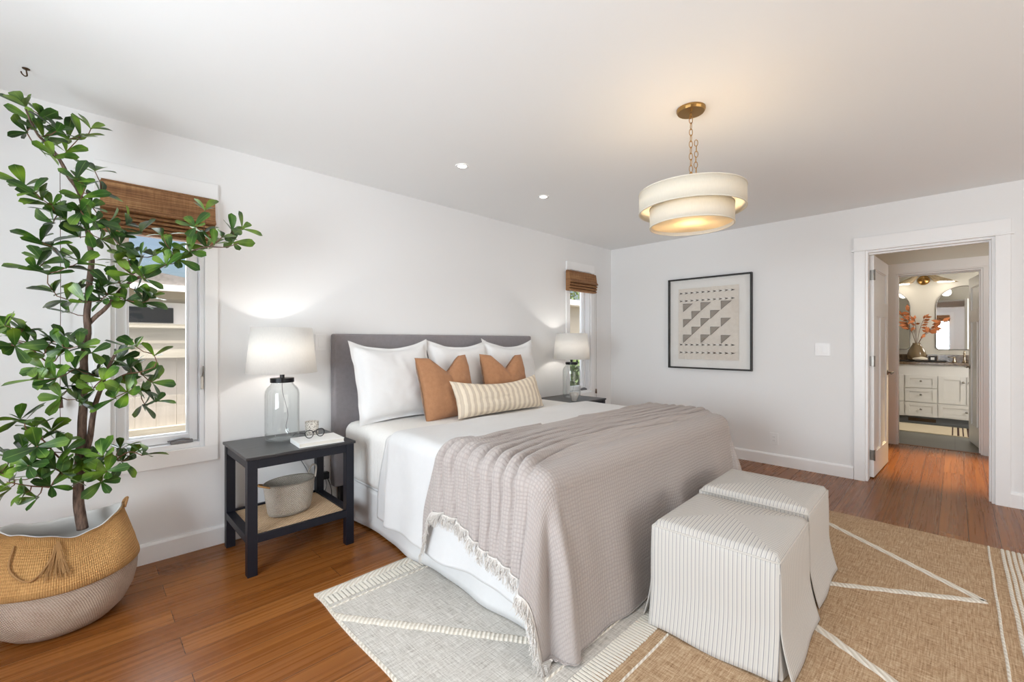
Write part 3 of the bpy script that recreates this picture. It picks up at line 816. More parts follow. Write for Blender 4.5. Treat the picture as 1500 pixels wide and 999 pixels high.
pillow('sham_pillow', 'white flanged square pillow, leftmost against the grey headboard', 'pillow', WH, (1.665, 2.835, .672), .66, .60, .20, .25, .03, M['sham'], flange=.10, seed=1, roll=-.02, sag=.05)
pillow('sham_pillow', 'white flanged square pillow in the middle, behind the left rust cushion', 'pillow', WH, (2.29, 2.865, .672), .64, .60, .19, .23, -.02, M['sham'], flange=.10, seed=5, roll=.01, sag=.05)
pillow('sham_pillow', 'white flanged square pillow, rightmost, behind the right rust cushion', 'pillow', WH, (2.87, 2.85, .672), .64, .61, .19, .23, -.02, M['sham'], flange=.10, seed=9, roll=.02, sag=.06)
RU = 'rust brown square cushions'
pillow('throw_cushion', 'rust brown square cushion with dented top, left of the two', 'cushion', RU, (1.97, 2.62, .672), .485, .475, .17, .27, .04, M['rust'], chop=.125, pinch=.05, seed=13, roll=-.03)
pillow('throw_cushion', 'rust brown square cushion with dented top, right one nearer the far window', 'cushion', RU, (2.585, 2.65, .672), .485, .475, .17, .27, -.02, M['rust'], chop=.135, pinch=.05, seed=17, roll=.03)
pillow('lumbar_pillow', 'long tan and cream striped lumbar pillow in front of the cushions', 'pillow', None, (2.36, 2.47, .690), .92, .285, .15, .38, .0, M['lumbar'], pinch=.05, seed=21, sag=.05)

# ---- nightstands
def nightstand(x0, x1, y0, y1, label):
    H_ = .632; r = thing('nightstand', label, 'nightstand', ((x0+x1)/2, (y0+y1)/2, 0), 'black wooden nightstands beside the bed')
    lw = .048; e = .008
    for (a, b) in ((x0+e, y0+e), (x1-e-lw, y0+e), (x0+e, y1-e-lw), (x1-e-lw, y1-e-lw)):
        add('leg', G().box(a, a+lw, b, b+lw, 0, H_-.016), M['navy'], r, bevel=.002)
    add('tabletop', G().box(x0, x1, y0, y1, H_-.016, H_), M['navytop'], r, bevel=.003)
    def rails(z0, z1, nm):
        g = G(); i = e+lw; t = .02
        g.box(x0+i, x1-i, y0+e+.004, y0+e+.004+t, z0, z1); g.box(x0+i, x1-i, y1-e-.004-t, y1-e-.004, z0, z1)
        g.box(x0+e+.004, x0+e+.004+t, y0+i, y1-i, z0, z1); g.box(x1-e-.004-t, x1-e-.004, y0+i, y1-i, z0, z1)
        add(nm, g, M['navy'], r, bevel=.0015)
    rails(H_-.066, H_-.016, 'apron')
    g = G(); i = e+lw; t = .045; z0, z1 = .172, .214
    g.box(x0+i, x1-i, y0+e, y0+e+.022, z0, z1); g.box(x0+i, x1-i, y1-e-.022, y1-e, z0, z1)
    g.box(x0+e, x0+e+t, y0+i, y1-i, z0, z1); g.box(x1-e-t, x1-e, y0+i, y1-i, z0, z1)
    add('shelf_frame', g, M['navy'], r, bevel=.0015)
    g = G(); g.grid(lambda u, v: (x0+i*.9+(x1-x0-i*1.8)*u, y0+e+.022+(y1-y0-2*e-.044)*v, z1-.010), 4, 4, lambda u, v: (u*.5, v*.45))
    add('shelf', g, M['rattan'], r, solid=-.008, label='natural woven rattan shelf')
    return r
NS1 = (.612, 1.205, 2.592, 3.125); NS2 = (3.42, 4.01, 2.625, 3.15)
ns1 = nightstand(*NS1, 'navy black wooden nightstand with rattan shelf beside the left window')
ns2 = nightstand(*NS2, 'black nightstand mostly hidden behind the bed at the far window')

# ---- table lamps
def table_lamp(cx, cy, z, label, watts, cordside):
    r = thing('table_lamp', label, 'lamp', (cx, cy, z), 'glass jar table lamps')
    prof = [(.0, .004), (.070, .003), (.088, .006), (.095, .018), (.097, .06), (.097, .285), (.094, .305), (.084, .325), (.068, .342), (.062, .352), (.062, .362)]
    g = G().lathe([(max(a, .001), b) for a, b in prof], (cx, cy, z), 40)
    inner = [(max(a-.004, .001), b+(.006 if b < .02 else 0)) for a, b in prof]
    g.lathe(inner[::-1], (cx, cy, z), 40)
    add('glass_jar', g, M['glass'], r, smooth=True)
    g = G().lathe([(.001, .0), (.067, 0), (.067, .026), (.001, .026)], (cx, cy, z+.358), 32)
    g.lathe([(.013, .0), (.013, .03), (.018, .032), (.018, .06)], (cx, cy, z+.384), 16, cap=True)
    add('jar_cap', g, M['black'], r)
    # shade, open drum
    zb, zt_, rb, rt = z+.418, z+.695, .198, .170
    g = G(); g.lathe([(rb, zb), (rt, zt_)], (cx, cy, 0), 56)
    add('lamp_shade', g, M['shade'], r, smooth=True, solid=-.002)
    g = G()
    for k in range(3):
        a = k*2*PI/3; g.tube([(cx, cy, zb+.05), (cx+(rb-.006)*math.cos(a), cy+(rb-.006)*math.sin(a), zb+.008)], .0018, 5)
    add('shade_ring', g, M['black'], r)
    g = G().lathe([(.001, 0), (.014, .004), (.02, .03), (.03, .06), (.03, .08), (.018, .1), (.001, .106)], (cx, cy, z+.445), 20)
    add('bulb', g, M['bulbcool'], r, smooth=True)
    pts = [(cx, cy, z+.37), (cx+.002, cy, z+.30), (cx+.018, cy-.01, z+.22), (cx+.03, cy-.012, z+.15), (cx+.022, cy, z+.08), (cx+.05, cy+.03, z+.02)]
    add('cord', G().tube(catmull(pts), .0016, 6), M['cordmat'], r)
    l_ = light('table_lamp_light', 'POINT', (cx, cy, z+.54), watts, (1, .95, .88), .03)
    return r
lamp_near = table_lamp(.888, 2.93, .632, 'glass jar table lamp with white shade on the left nightstand', 6.2, 1)
table_lamp(3.80, 2.93, .632, 'glass jar table lamp with white shade near the far window', 7, -1)

# ---- ottomans
def ottoman(x0, x1, y0, y1, H_, label, rot=0):
    cx, cy = (x0+x1)/2, (y0+y1)/2
    r = thing('ottoman', label, 'ottoman', (cx, cy, .0125), 'striped skirted ottomans at the foot of the bed')
    hx, hy = (x1-x0)/2, (y1-y0)/2; zb = .0145
    # top: four triangular patches with the stripes meeting on the diagonals
    def top(px, py):
        e = max(abs(px), abs(py)); z = H_-.012-.0*e
        dz = .022*(1-e**2.2); rr = max(0, (e-.90)/.10)
        return Vector((cx+px*hx*(1-.018*rr**2), cy+py*hy*(1-.018*rr**2), H_-.020*rr**2+dz))
    g = G(); n_ = 14
    for k in range(4):
        for i in range(n_):
            for j in range(n_):
                def pt(a, b):
                    e = a; q = (2*b-1)*e
                    return [(e, q), (-q, e), (-e, -q), (q, -e)][k]
                def uvv(a, b):
                    p = pt(a, b); return ((p[1]*hy if k % 2 == 0 else p[0]*hx), a*.3)
                c4 = [(i/n_, j/n_), ((i+1)/n_, j/n_), ((i+1)/n_, (j+1)/n_), (i/n_, (j+1)/n_)]
                if i == 0: c4 = [c4[0], c4[1], c4[2]]
                g.quad([top(*pt(*c)) for c in c4], [uvv(*c) for c in c4])
    weld(add('seat_top', g, M['ticking'], r, smooth=True), .0006)
    # piping along the edge seam
    ring = []
    for k in range(4):
        for j in range(12):
            q = 2*j/12-1; p = [(1, q), (-q, 1), (-1, -q), (q, -1)][k]; ring.append(top(*p)+Vector((0, 0, .0)))
    add('piping', G().tube(ring, .004, 6, closed=True), M['ticking'], r, smooth=True)
    def flare(z): 
        t = max(0, (.20-z)/.20); return .042*t**1.5
    for k in range(4):
        g = G(); L = hy if k % 2 == 0 else hx
        D_ = hx if k % 2 == 0 else hy
        def fn(u, v, k=k, L=L, D_=D_):
            z = zb+(H_-.020-zb)*v; q = (2*u-1)*L; f_ = flare(z)*(1+.12*math.sin(u*7+k*2)); o_ = D_+f_-.006*(v**8)
            if z < .18: f2 = (1-z/.18); q *= 1-.008*f2
            p = [(o_, q), (-q, o_), (-o_, -q), (q, -o_)][k]
            return (cx+p[0], cy+p[1], z+.003*math.sin(u*9)*(1-v)**6)
        g.grid(fn, 24, 22, lambda u, v, L=L: ((2*u-1)*L, v*.4))
        add('skirt_panel', g, M['ticking'], r, smooth=True, solid=.003)
    # kick pleats inside each corner opening
    for sx_ in (-1, 1):
        for sy_ in (-1, 1):
            g = G()
            def fn(u, v):
                z = zb+.002+.19*v; f_ = flare(z)
                a = Vector((cx+sx_*(hx-.05), cy+sy_*(hy+f_*.55-.004))); m_ = Vector((cx+sx_*(hx+f_*.30-.004), cy+sy_*(hy+f_*.30-.004))); b = Vector((cx+sx_*(hx+f_*.55-.004), cy+sy_*(hy-.05)))
                p = a.lerp(m_, u*2) if u < .5 else m_.lerp(b, u*2-1)
                return (p.x, p.y, z)
            g.grid(fn, 8, 8, lambda u, v: (u*.12, v*.2))
            add('corner_pleat', g, M['ticking'], r, smooth=True)
    r.rotation_euler.z = rot
    return r
ottoman(1.800, 2.315, .452, .948, .452, 'striped box ottoman with skirt, nearer of the two', math.radians(1.5))
ottoman(2.405, 2.895, .480, .985, .452, 'striped box ottoman with skirt, farther one beside the doorway side', math.radians(1))

# ---- pendant
PX, PY = 2.236, .955
def pendant():
    r = thing('pendant_lamp', 'two tier ivory drum pendant on brass chain hanging from the ceiling', 'lamp', (PX, PY, CEIL))
    g = G().lathe([(.001, CEIL-.001), (.070, CEIL-.001), (.070, CEIL-.010), (.064, CEIL-.020), (.001, CEIL-.022)], (PX, PY, 0), 32)
    c_ = add('canopy', g, M['brass'], r, smooth=False)
    for s_ in (-1, 1):
        add('screw', G().lathe([(.001, CEIL-.032), (.004, CEIL-.032), (.004, CEIL-.021)], (PX+s_*.035, PY+s_*.018, 0), 8), M['brass'], c_)
    add('loop', G().tube([(PX+.009*math.cos(a), PY, CEIL-.032+.011*math.sin(a)) for a in [k*PI/6 for k in range(12)]], .0022, 6, closed=True), M['brass'], c_)
    def link(c, h_, w_, ang, r_=.0019):
        pts = []
        for k in range(16):
            a = 2*PI*k/16; x, z = w_*math.cos(a), h_*math.sin(a)
            pts.append((c[0]+x*math.cos(ang), c[1]+x*math.sin(ang), c[2]+z))
        return G().tube(pts, r_, 5, closed=True)
    z = CEIL-.058; k = 0
    while z > 2.115:
        add('chain_link', link((PX+.001*math.sin(k), PY, z), .0185, .0085, .8 if k % 2 else .8+PI/2), M['brass'], r, smooth=True); z -= .0312; k += 1
    # slack doubled-up length of chain beside it
    z = 2.265; k = 0
    while z > 2.115:
        add('chain_link', link((PX+.020+.004*math.sin(k*1.3), PY-.018, z), .0165, .0085, .5 if k % 2 else .5+PI/2), M['brass'], r, smooth=True); z -= .0285; k += 1
    add('stem', G().lathe([(.004, 2.115), (.008, 2.11), (.008, 2.05), (.012, 2.045), (.012, 1.985)], (PX, PY, 0), 16, cap=True), M['brass'], r)
    # spider arms
    g = G()
    for k in range(4):
        a = k*PI/2+.4; g.tube([(PX, PY, 2.003), (PX+.255*math.cos(a), PY+.255*math.sin(a), 2.003)], .0025, 6)
    for k in range(3):
        a = k*2*PI/3; g.tube([(PX, PY, 1.995), (PX+.201*math.cos(a), PY+.201*math.sin(a), 1.925)], .0025, 6)
    add('shade_frame', g, M['brass'], r)
    def drum(nm, R_, z0, z1):
        g = G().lathe([(R_, z0), (R_, z1)], (PX, PY, 0), 72)
        o = add(nm, g, M['drum'], r, smooth=True, solid=-.003)
        h = G().lathe([(R_+.0015, z0-.001), (R_+.002, z0+.004), (R_-.0045, z0+.004), (R_-.0045, z0-.001), (R_+.0015, z0-.001)], (PX, PY, 0), 72)
        h.lathe([(R_+.0015, z1+.001), (R_+.002, z1-.004), (R_-.0045, z1-.004), (R_-.0045, z1+.001), (R_+.0015, z1+.001)], (PX, PY, 0), 72)
        add('trim_band', h, M['drum'], o)
    drum('upper_shade', .257, 1.912, 2.014)
    drum('lower_shade', .203, 1.835, 1.935)
    g = G(); 
    g.lathe([(.001, 1.852), (.199, 1.852), (.199, 1.856), (.001, 1.856)], (PX, PY, 0), 48)
    add('diffuser', g, shade_mat('frosted_diffuser', (250, 240, 220), .6), r)
    for k in range(3):
        a = k*2*PI/3+.5
        g = G().lathe([(.001, 0), (.02, .01), (.029, .035), (.025, .06), (.012, .085), (.012, .1)], (PX+.06*math.cos(a), PY+.06*math.sin(a), 1.87), 16)
        add('bulb', g, M['bulb'], r, smooth=True)
    light('pendant_light', 'POINT', (PX, PY, 1.915), 3.2, (1, .78, .50), .04)
    light('pendant_upper_light', 'POINT', (PX, PY, 1.965), .35, (1, .80, .52), .04)
pendant()

# ---- picture
def picture():
    y0, y1, z0, z1 = 1.473, 2.375, .932, 1.960
    r = thing('framed_textile', 'black framed handwoven textile with stepped triangle pattern on the right wall', 'picture', (XE-.02, (y0+y1)/2, z0))
    g = G(); f_ = .016; d = .042; X0, X1 = XE-d, XE-.001
    g.box(X0, X1, y0, y0+f_, z0, z1); g.box(X0, X1, y1-f_, y1, z0, z1); g.box(X0, X1, y0+f_, y1-f_, z0, z0+f_); g.box(X0, X1, y0+f_, y1-f_, z1-f_, z1)
    add('frame', g, M['blackframe'], r, bevel=.0015)
    add('mat_board', G().box(XE-.012, XE-.004, y0+f_, y1-f_, z0+f_, z1-f_), M['mat'], r)
    add('picture_glass', G().box(X0+.004, X0+.006, y0+f_, y1-f_, z0+f_, z1-f_), M['pictureglass'], r)
    # textile panel (view from the room: left = larger Y)
    ty0, ty1, tz0, tz1 = y0+.130, y1-.115, z0+.105, z1-.115
    xs = XE-.018
    g = G(); g.cur = 0
    def fn(u, v):
        ee = .004*nz(u*9, v*9); return (xs-.003*abs(nz(u*6, v*6, 2)), ty1-(ty1-ty0)*u+ee*(abs(2*u-1)**6), tz0+(tz1-tz0)*v+ee*(abs(2*v-1)**6))
    g.grid(fn, 30, 30)
    g.cur = 1; W_ = ty1-ty0; Hh = tz1-tz0; xf_ = xs-.005
    def tri(a, b, wd, ht):   # a,b: top-left corner in 0..1 (from left, from top); right angle at the top left
        Yl = ty1-a*W_; Zt = tz1-b*Hh
        g.prism([(Yl, Zt), (Yl-wd*W_, Zt), (Yl, Zt-ht*Hh)], xf_-.001, xf_+.001, 'X')
        g.cur = 2; g.tube([(xf_-.001, Yl, Zt), (xf_-.001, Yl, Zt-ht*Hh), (xf_-.001, Yl-wd*W_, Zt), (xf_-.001, Yl, Zt)], .0022, 4); g.cur = 1
    cols = [(.09, (.215, .435, .655)), (.24, (.325, .545)), (.395, (.21, .43, .655)), (.555, (.325, .55)), (.725, (.205, .435, .665))]
    for a, rows_ in cols:
        for b in rows_: tri(a, b, .165 if b < .3 else .15, .112)
    g.cur = 2
    for b in (.065, .175, .795, .905):
        for k in range(10):
            a = .02+k*.095; Yl = ty1-a*W_; Zc = tz1-b*Hh
            g.prism([(Yl, Zc+.012), (Yl-.045, Zc), (Yl, Zc-.012), (Yl-.014, Zc)], xf_-.001, xf_+.001, 'X')
    g.cur = 3
    for b in (.065, .175, .795, .905):
        for k in range(9):
            a = .075+k*.095; Yl = ty1-a*W_; Zc = tz1-b*Hh
            g.prism([(Yl, Zc+.009), (Yl-.03, Zc+.002), (Yl-.024, Zc-.006), (Yl-.003, Zc-.002)], xf_-.0015, xf_+.0005, 'X')
    add('textile', g, [M['weave'], M['weavedark'], M['weaveblack'], M['mat']], r)
picture()

# ---- plates on the walls
def wall_plate(name, label, cat, c, w_, h_, axis, toggles, outlet=False):
    r = thing(name, label, cat, c)
    def B(u0, u1, v0, v1, d0, d1):
        if axis == 'X': return G().box(c[0]-d1, c[0]-d0, c[1]+u0, c[1]+u1, c[2]+v0, c[2]+v1)
        return G().box(c[0]+u0, c[0]+u1, c[1]-d1, c[1]-d0, c[2]+v0, c[2]+v1)
    add('plate', B(-w_/2, w_/2, -h_/2, h_/2, 0, .006), M['plastic'], r, bevel=.002)
    for k in range(toggles):
        o_ = (k-(toggles-1)/2)*.046
        add('outlet_face' if outlet else 'rocker', B(o_-.0165, o_+.0165, -.033, .033, .006, .009), M['plastic'], r, bevel=.0015)
        if outlet:
            for z_ in (-.018, .018):
                for q in (-.006, .006): add('slot', B(o_+q-.001, o_+q+.001, z_-.004, z_+.004, .0085, .0095), M['slot'], r)
    return r
wall_plate('light_switch', 'white double light switch on the wall left of the doorway', 'switch', (XE, .875, 1.165), .118, .118, 'X', 2)
wall_plate('wall_outlet', 'white wall outlet above the baseboard right of the bed foot', 'outlet', (XE, 1.279, .262), .075, .118, 'X', 1, True)
wall_plate('light_switch', 'white light switch between lamp shade and headboard', 'switch', (1.215, YW, 1.235), .075, .118, 'Y', 1)
wall_plate('wall_outlet', 'outlet behind the left nightstand with lamp cords plugged in', 'outlet', (1.235, YW, .33), .075, .118, 'Y', 1, True)
# ---- cords behind the nightstand
add('power_cord', G().tube(catmull([(.95, 3.10, .60), (1.0, 3.155, .52), (1.08, 3.16, .42), (1.13, 3.16, .30), (1.10, 3.15, .20), (1.16, 3.13, .13), (1.24, 3.14, .20), (1.235, 3.165, .31)]), .0028, 6), M['cordmat'], lamp_near)
ad = add('power_adapter', G().box(1.212, 1.262, 3.135, 3.172, .262, .312), M['black'], bevel=.004)
tag(ad, 'small black plug adapter in the outlet behind the left nightstand', 'adapter')
add('power_cord', G().tube(catmull([(1.25, 3.14, .27), (1.27, 3.12, .18), (1.262, 3.12, .08), (1.20, 3.12, .02), (1.10, 3.13, .008)]), .0028, 6), M['black'], ad)

# ---- recessed lights and hook
for (x, y, lab) in ((1.851, 2.362, 'small round recessed ceiling light above the bed, left of the two'), (2.724, 2.392, 'small round recessed ceiling light above the bed, right of the two')):
    r = thing('recessed_light', lab, 'light', (x, y, CEIL), 'recessed lights above the bed')
    add('trim_ring', G().lathe([(.045, CEIL-.0005), (.045, CEIL-.004), (.034, CEIL-.006), (.030, CEIL-.002)], (x, y, 0), 28), M['trim'], r, smooth=True)
    add('lens', G().lathe([(.001, CEIL-.0015), (.031, CEIL-.0015)], (x, y, 0), 24), M['downlight'], r)
    light('recessed_spot', 'SPOT', (x, y, CEIL-.02), 7, (1, .95, .88), .03, aim=(x, y+.15, 0), spot_size=math.radians(95), spot_blend=.8)
HKX, HKY = -.172, 2.86
r = thing('ceiling_hook', 'small dark bronze hook screwed to the ceiling above the plant', 'hook', (HKX, HKY, CEIL))
add('rosette', G().lathe([(.001, CEIL-.001), (.013, CEIL-.001), (.012, CEIL-.004), (.004, CEIL-.006), (.001, CEIL-.006)], (HKX, HKY, 0), 20), M['bronze'], r, smooth=True)
add('hook', G().tube(catmull([(HKX, HKY, CEIL-.005), (HKX+.002, HKY, CEIL-.018), (HKX+.003, HKY-.003, CEIL-.032), (HKX-.004, HKY-.006, CEIL-.037), (HKX-.012, HKY-.008, CEIL-.030), (HKX-.014, HKY-.008, CEIL-.022)]), .0026, 8), M['bronze'], r, smooth=True)

# ================================================================== PLANT
BC = (-.055, 2.795)
def belly_basket():
    cx, cy = BC; r = thing('belly_basket', 'large two tone seagrass belly basket holding the tree', 'basket', (cx, cy, 0))
    def ring(prof, u0=0): return prof
    lower = [(.001, .006), (.12, .003), (.168, .010), (.205, .045), (.232, .10), (.246, .16), (.250, .205), (.250, .235)]
    def warp(p):   # soft lumpy fabric-like basket
        a = math.atan2(p.y-cy, p.x-cx); k = 1+.02*math.sin(2*a+.6)+.015*nz(math.cos(a)*2, math.sin(a)*2, p.z*5)
        z = p.z*(1+.03*nz(math.cos(a)*1.5, math.sin(a)*1.5, 4))
        sq = smooth01((p.z-.25)/.19); dy = (p.y-cy)*k*(1-.42*sq)
        z += sq*.018*math.cos(2*a)+sq*.010*nz(math.cos(a)*3, math.sin(a)*3, 8)
        z -= sq*.030*max(0, -math.sin(a-.5))**3
        return Vector((cx+(p.x-cx)*k*(1+.03*sq), cy+dy+.02*sq, z))
    def build(nm, prof, mat, seg=72, **k):
        g = G().lathe([(a, b) for a, b in prof], (cx, cy, 0), seg, uvs=lambda u, v: (u*1.5, v*.4))
        g.v = [warp(p) for p in g.v]; return add(nm, g, mat, r, smooth=True, **k)
    def dense(p, m=4):
        out = []
        for a, b in zip(p[:-1], p[1:]):
            for j in range(m): t = j/m; out.append((a[0]+(b[0]-a[0])*t, a[1]+(b[1]-a[1])*t))
        return out+[p[-1]]
    build('basket_base', dense(lower, 3), M['seagrass_white'], label='whitewashed lower half')
    upper = [(.252, .222), (.258, .228), (.256, .245), (.240, .30), (.218, .355), (.200, .40), (.193, .425), (.195, .437), (.190, .440), (.185, .432), (.190, .40), (.208, .352)]
    build('basket_top', dense(upper, 3), M['seagrass'], label='tan folded upper half')
    build('liner', dense([(.187, .434), (.184, .442), (.178, .436), (.180, .40), (.186, .34), (.17, .31), (.001, .305)], 3), M['liner'], label='grey plastic liner')
    g = G().lathe([(.001, .312), (.14, .310), (.150, .306)], (cx, cy+.01, 0), 40, sx=1.05, sy=.8); add('soil', g, M['soil'], r, smooth=True)
    # handles: rope loops folded down outside + one standing at the right
    def hp(a, rr, z): return warp(Vector((cx+rr*math.cos(a), cy+rr*math.sin(a), z)))
    a0 = math.radians(10)
    add('handle', G().tube(catmull([hp(a0-.16, .196, .42), hp(a0-.14, .202, .447), hp(a0, .206, .458), hp(a0+.14, .202, .447), hp(a0+.16, .196, .42)]), .006, 6), M['rope'], r, smooth=True)
    a1 = math.radians(250)
    add('handle', G().tube(catmull([hp(a1-.35, .208, .405), hp(a1-.30, .240, .335), hp(a1-.02, .258, .295), hp(a1+.18, .240, .345), hp(a1+.24, .212, .41)]), .0038, 6), M['rope'], r, smooth=True)
    # dried grass tassel
    g = G(); rnd = random.Random(2); ta = math.radians(266)
    for k in range(34):
        q = ta+rnd.uniform(-.02, .02); e = q+rnd.uniform(-.22, .16)
        g.tube([hp(q, .206, .425), hp((q+e)/2, .236, .36), hp(e, .262, .285+rnd.uniform(0, .03))], .0013, 4, cap=False)
    add('tassel', g, M['rope'], r)
belly_basket()

def tree():
    rnd = random.Random(11)
    r = thing('potted_tree', 'tall artificial tree with glossy rounded green leaves in the belly basket', 'plant', (BC[0]+.01, BC[1], .30))
    Y0 = BC[1]
    def A(pts, y0, y1): 
        n_ = len(pts); return [at(u, v, y0+(y1-y0)*i/(n_-1)) for i, (u, v) in enumerate(pts)]
    trunk = A([(119, 775), (117, 740), (114, 705), (118, 665), (120, 625), (122, 580), (124, 530), (127, 480), (130, 430), (133, 390), (132, 356)], Y0, Y0-.02)
    top = A([(132, 356), (124, 318), (116, 282), (100, 258), (92, 242), (82, 226), (68, 210), (56, 198), (45, 178), (38, 160)], Y0-.02, Y0-.10)
    second = A([(122, 672), (131, 645), (136, 610), (141, 588), (149, 566), (156, 545), (168, 520)], Y0-.01, Y0-.10)
    side = A([(128, 476), (140, 464), (153, 453), (166, 438), (182, 420), (200, 408), (226, 396), (252, 382), (272, 372), (300, 362), (330, 362), (350, 356)], Y0, Y0-.14)
    leftb = A([(124, 530), (110, 545), (90, 538), (66, 528), (40, 506), (14, 498)], Y0, Y0-.10)
    rightb = A([(149, 566), (165, 558), (185, 548), (205, 545), (226, 538)], Y0-.06, Y0-.16)
    lowb = A([(117, 690), (104, 682), (84, 668), (68, 650), (54, 636), (38, 628)], Y0, Y0-.16)
    lowb2 = A([(116, 716), (96, 714), (70, 713), (46, 712), (10, 706)], Y0, Y0-.20)
    lowr = A([(120, 692), (134, 694), (152, 690), (172, 672), (190, 662), (206, 666)], Y0, Y0-.18)
    g = G(); 
    T_ = catmull(trunk, 6); g.tube([p+Vector((nz(p.z*9)*.010, 0, 0)) for p in T_], [.021-.011*i/(len(T_)-1) for i in range(len(T_))], 12)
    C = catmull(top, 5); g.tube(C, [.010-.007*i/(len(C)-1) for i in range(len(C))], 8)
    C = catmull(second, 5); g.tube(C, [.013-.007*i/(len(C)-1) for i in range(len(C))], 10)
    C = catmull(side, 5); g.tube(C, [.010-.008*i/(len(C)-1) for i in range(len(C))], 8)
    g.cur = 1; tw = g
    for b_ in (leftb, rightb, lowb, lowb2, lowr):
        C = catmull(b_, 4); tw.tube(C, [.005-.003*i/(len(C)-1) for i in range(len(C))], 6)
    clusters = [(36,152),(52,178),(38,192),(66,200),(62,172),(58,215),(84,192),(100,204),(98,225),(134,186),(118,200),(78,228),
      (110,262),(125,272),(140,248),(148,283),(118,290),(34,270),(50,283),(75,300),(85,312),(62,292),
      (80,325),(95,320),(110,330),(120,310),(135,300),(140,322),(115,345),(130,335),(58,350),(75,362),(90,375),(52,392),(70,400),(100,392),(115,385),(64,382),
      (76,424),(98,440),(100,458),(125,440),(150,420),(160,432),(145,440),(112,426),
      (160,328),(188,328),(208,340),(236,344),(176,360),(188,372),(204,378),(172,382),(224,376),(200,396),(248,364),(262,380),(240,388),(276,368),(150,350),(166,346),
      (284,330),(300,306),(296,342),(316,356),(304,362),(340,336),(344,356),(356,336),(326,346),
      (192,400),(200,424),(212,408),(222,436),(184,438),(208,444),(160,416),(152,434),(176,412),
      (6,478),(14,494),(22,508),(36,484),(42,500),(56,500),(76,500),(96,496),(68,516),(88,520),(118,508),(134,516),(64,540),(52,556),(80,556),(88,580),(100,568),(108,540),(116,584),(92,508),
      (140,548),(136,570),(122,564),(160,540),(172,528),(184,508),(200,508),(192,540),(208,548),(222,560),(168,584),(192,564),(212,592),(230,588),(224,520),(184,574),(150,556),(206,572),
      (36,616),(28,612),(52,624),(44,644),(76,632),(82,644),(64,640),(94,662),(56,656),
      (12,668),(36,664),(42,682),(2,692),(14,716),(22,704),(34,722),(52,728),(56,696),(76,712),(82,684),(104,700),(66,676),(90,690),
      (124,684),(144,680),(134,700),(148,706),(158,692),(164,668),(176,656),(192,664),(208,666),(178,676),(150,668)]
    nodes = [p for c_ in (trunk[6:], top, second[2:], side, leftb, rightb, lowb, lowb2, lowr) for p in catmull(c_, 3)]
    lf = G()
    def leaf(base, d, up, ln, wd, curl):
        d = d.normalized(); sd = d.cross(up)
        sd = sd.normalized() if sd.length > 1e-5 else d.orthogonal().normalized(); n_ = sd.cross(d)
        N = 9; b = len(lf.v)
        for i in range(N+1):
            t = i/N
            wq = wd*.62*((t**.85)*math.sqrt(max(0, 1-t**5)) if t > 0 else .04)+.0004
            c_ = base+d*ln*t - n_*(curl*ln*t*t)
            for q in (-1, 0, 1):
                lf.v.append(c_+sd*wq*q+n_*(abs(q)*wq*.18))
        for i in range(N):
            for q in range(2):
                a0 = b+i*3+q; lf.face((a0, a0+1, a0+4, a0+3), [(q/2, i/N), ((q+1)/2, i/N), ((q+1)/2, (i+1)/N), (q/2, (i+1)/N)])
    pend = []
    for (u, v) in clusters:
        best = None
        yy = Y0-.03-.14*abs(nz(u*.03, v*.03))-rnd.uniform(-.06, .10)
        p = at(u+rnd.uniform(-2, 2), v+rnd.uniform(-2, 2), min(yy, 3.05)); pend.append(p)
    left = list(pend)
    while left:
        bi, bd, bn = None, 1e9, None
        for i, p in enumerate(left):
            for q in nodes:
                d = (p-q).length
                if d < bd: bd, bi, bn = d, i, q
        p = left.pop(bi)
        if bd > .012:
            m_ = bn.lerp(p, .5)+Vector((rnd.uniform(-.01, .01), rnd.uniform(-.01, .01), -.006)); tw.tube([bn, m_, p], [.0026, .0021, .0016], 5)
        nodes.append(p)
        ax = (p-bn).normalized() if bd > 1e-4 else Vector((0, 0, 1))
        ax = (ax*.6+Vector((0, -.15, .55))).normalized()
        k = rnd.choice((4, 4, 5, 5)); a0 = rnd.uniform(0, 2*PI); s1 = ax.orthogonal().normalized(); s2 = ax.cross(s1)
        for j in range(k):
            a = a0+2*PI*j/k+rnd.uniform(-.3, .3); spread = rnd.uniform(.55, 1.35)
            d = ax*math.cos(spread)+(s1*math.cos(a)+s2*math.sin(a))*math.sin(spread)
            ln = rnd.uniform(.058, .102); leaf(p-ax*rnd.uniform(0, .012), d, ax, ln, ln*rnd.uniform(.50, .60), rnd.uniform(.0, .35))
    add('trunk', tw, [M['bark'], M['twig']], r, smooth=True)
    for i, p in enumerate(lf.v):
        if p.y > 3.15: p.y = 3.15
    add('foliage', lf, M['leaf'], r, smooth=True)
tree()

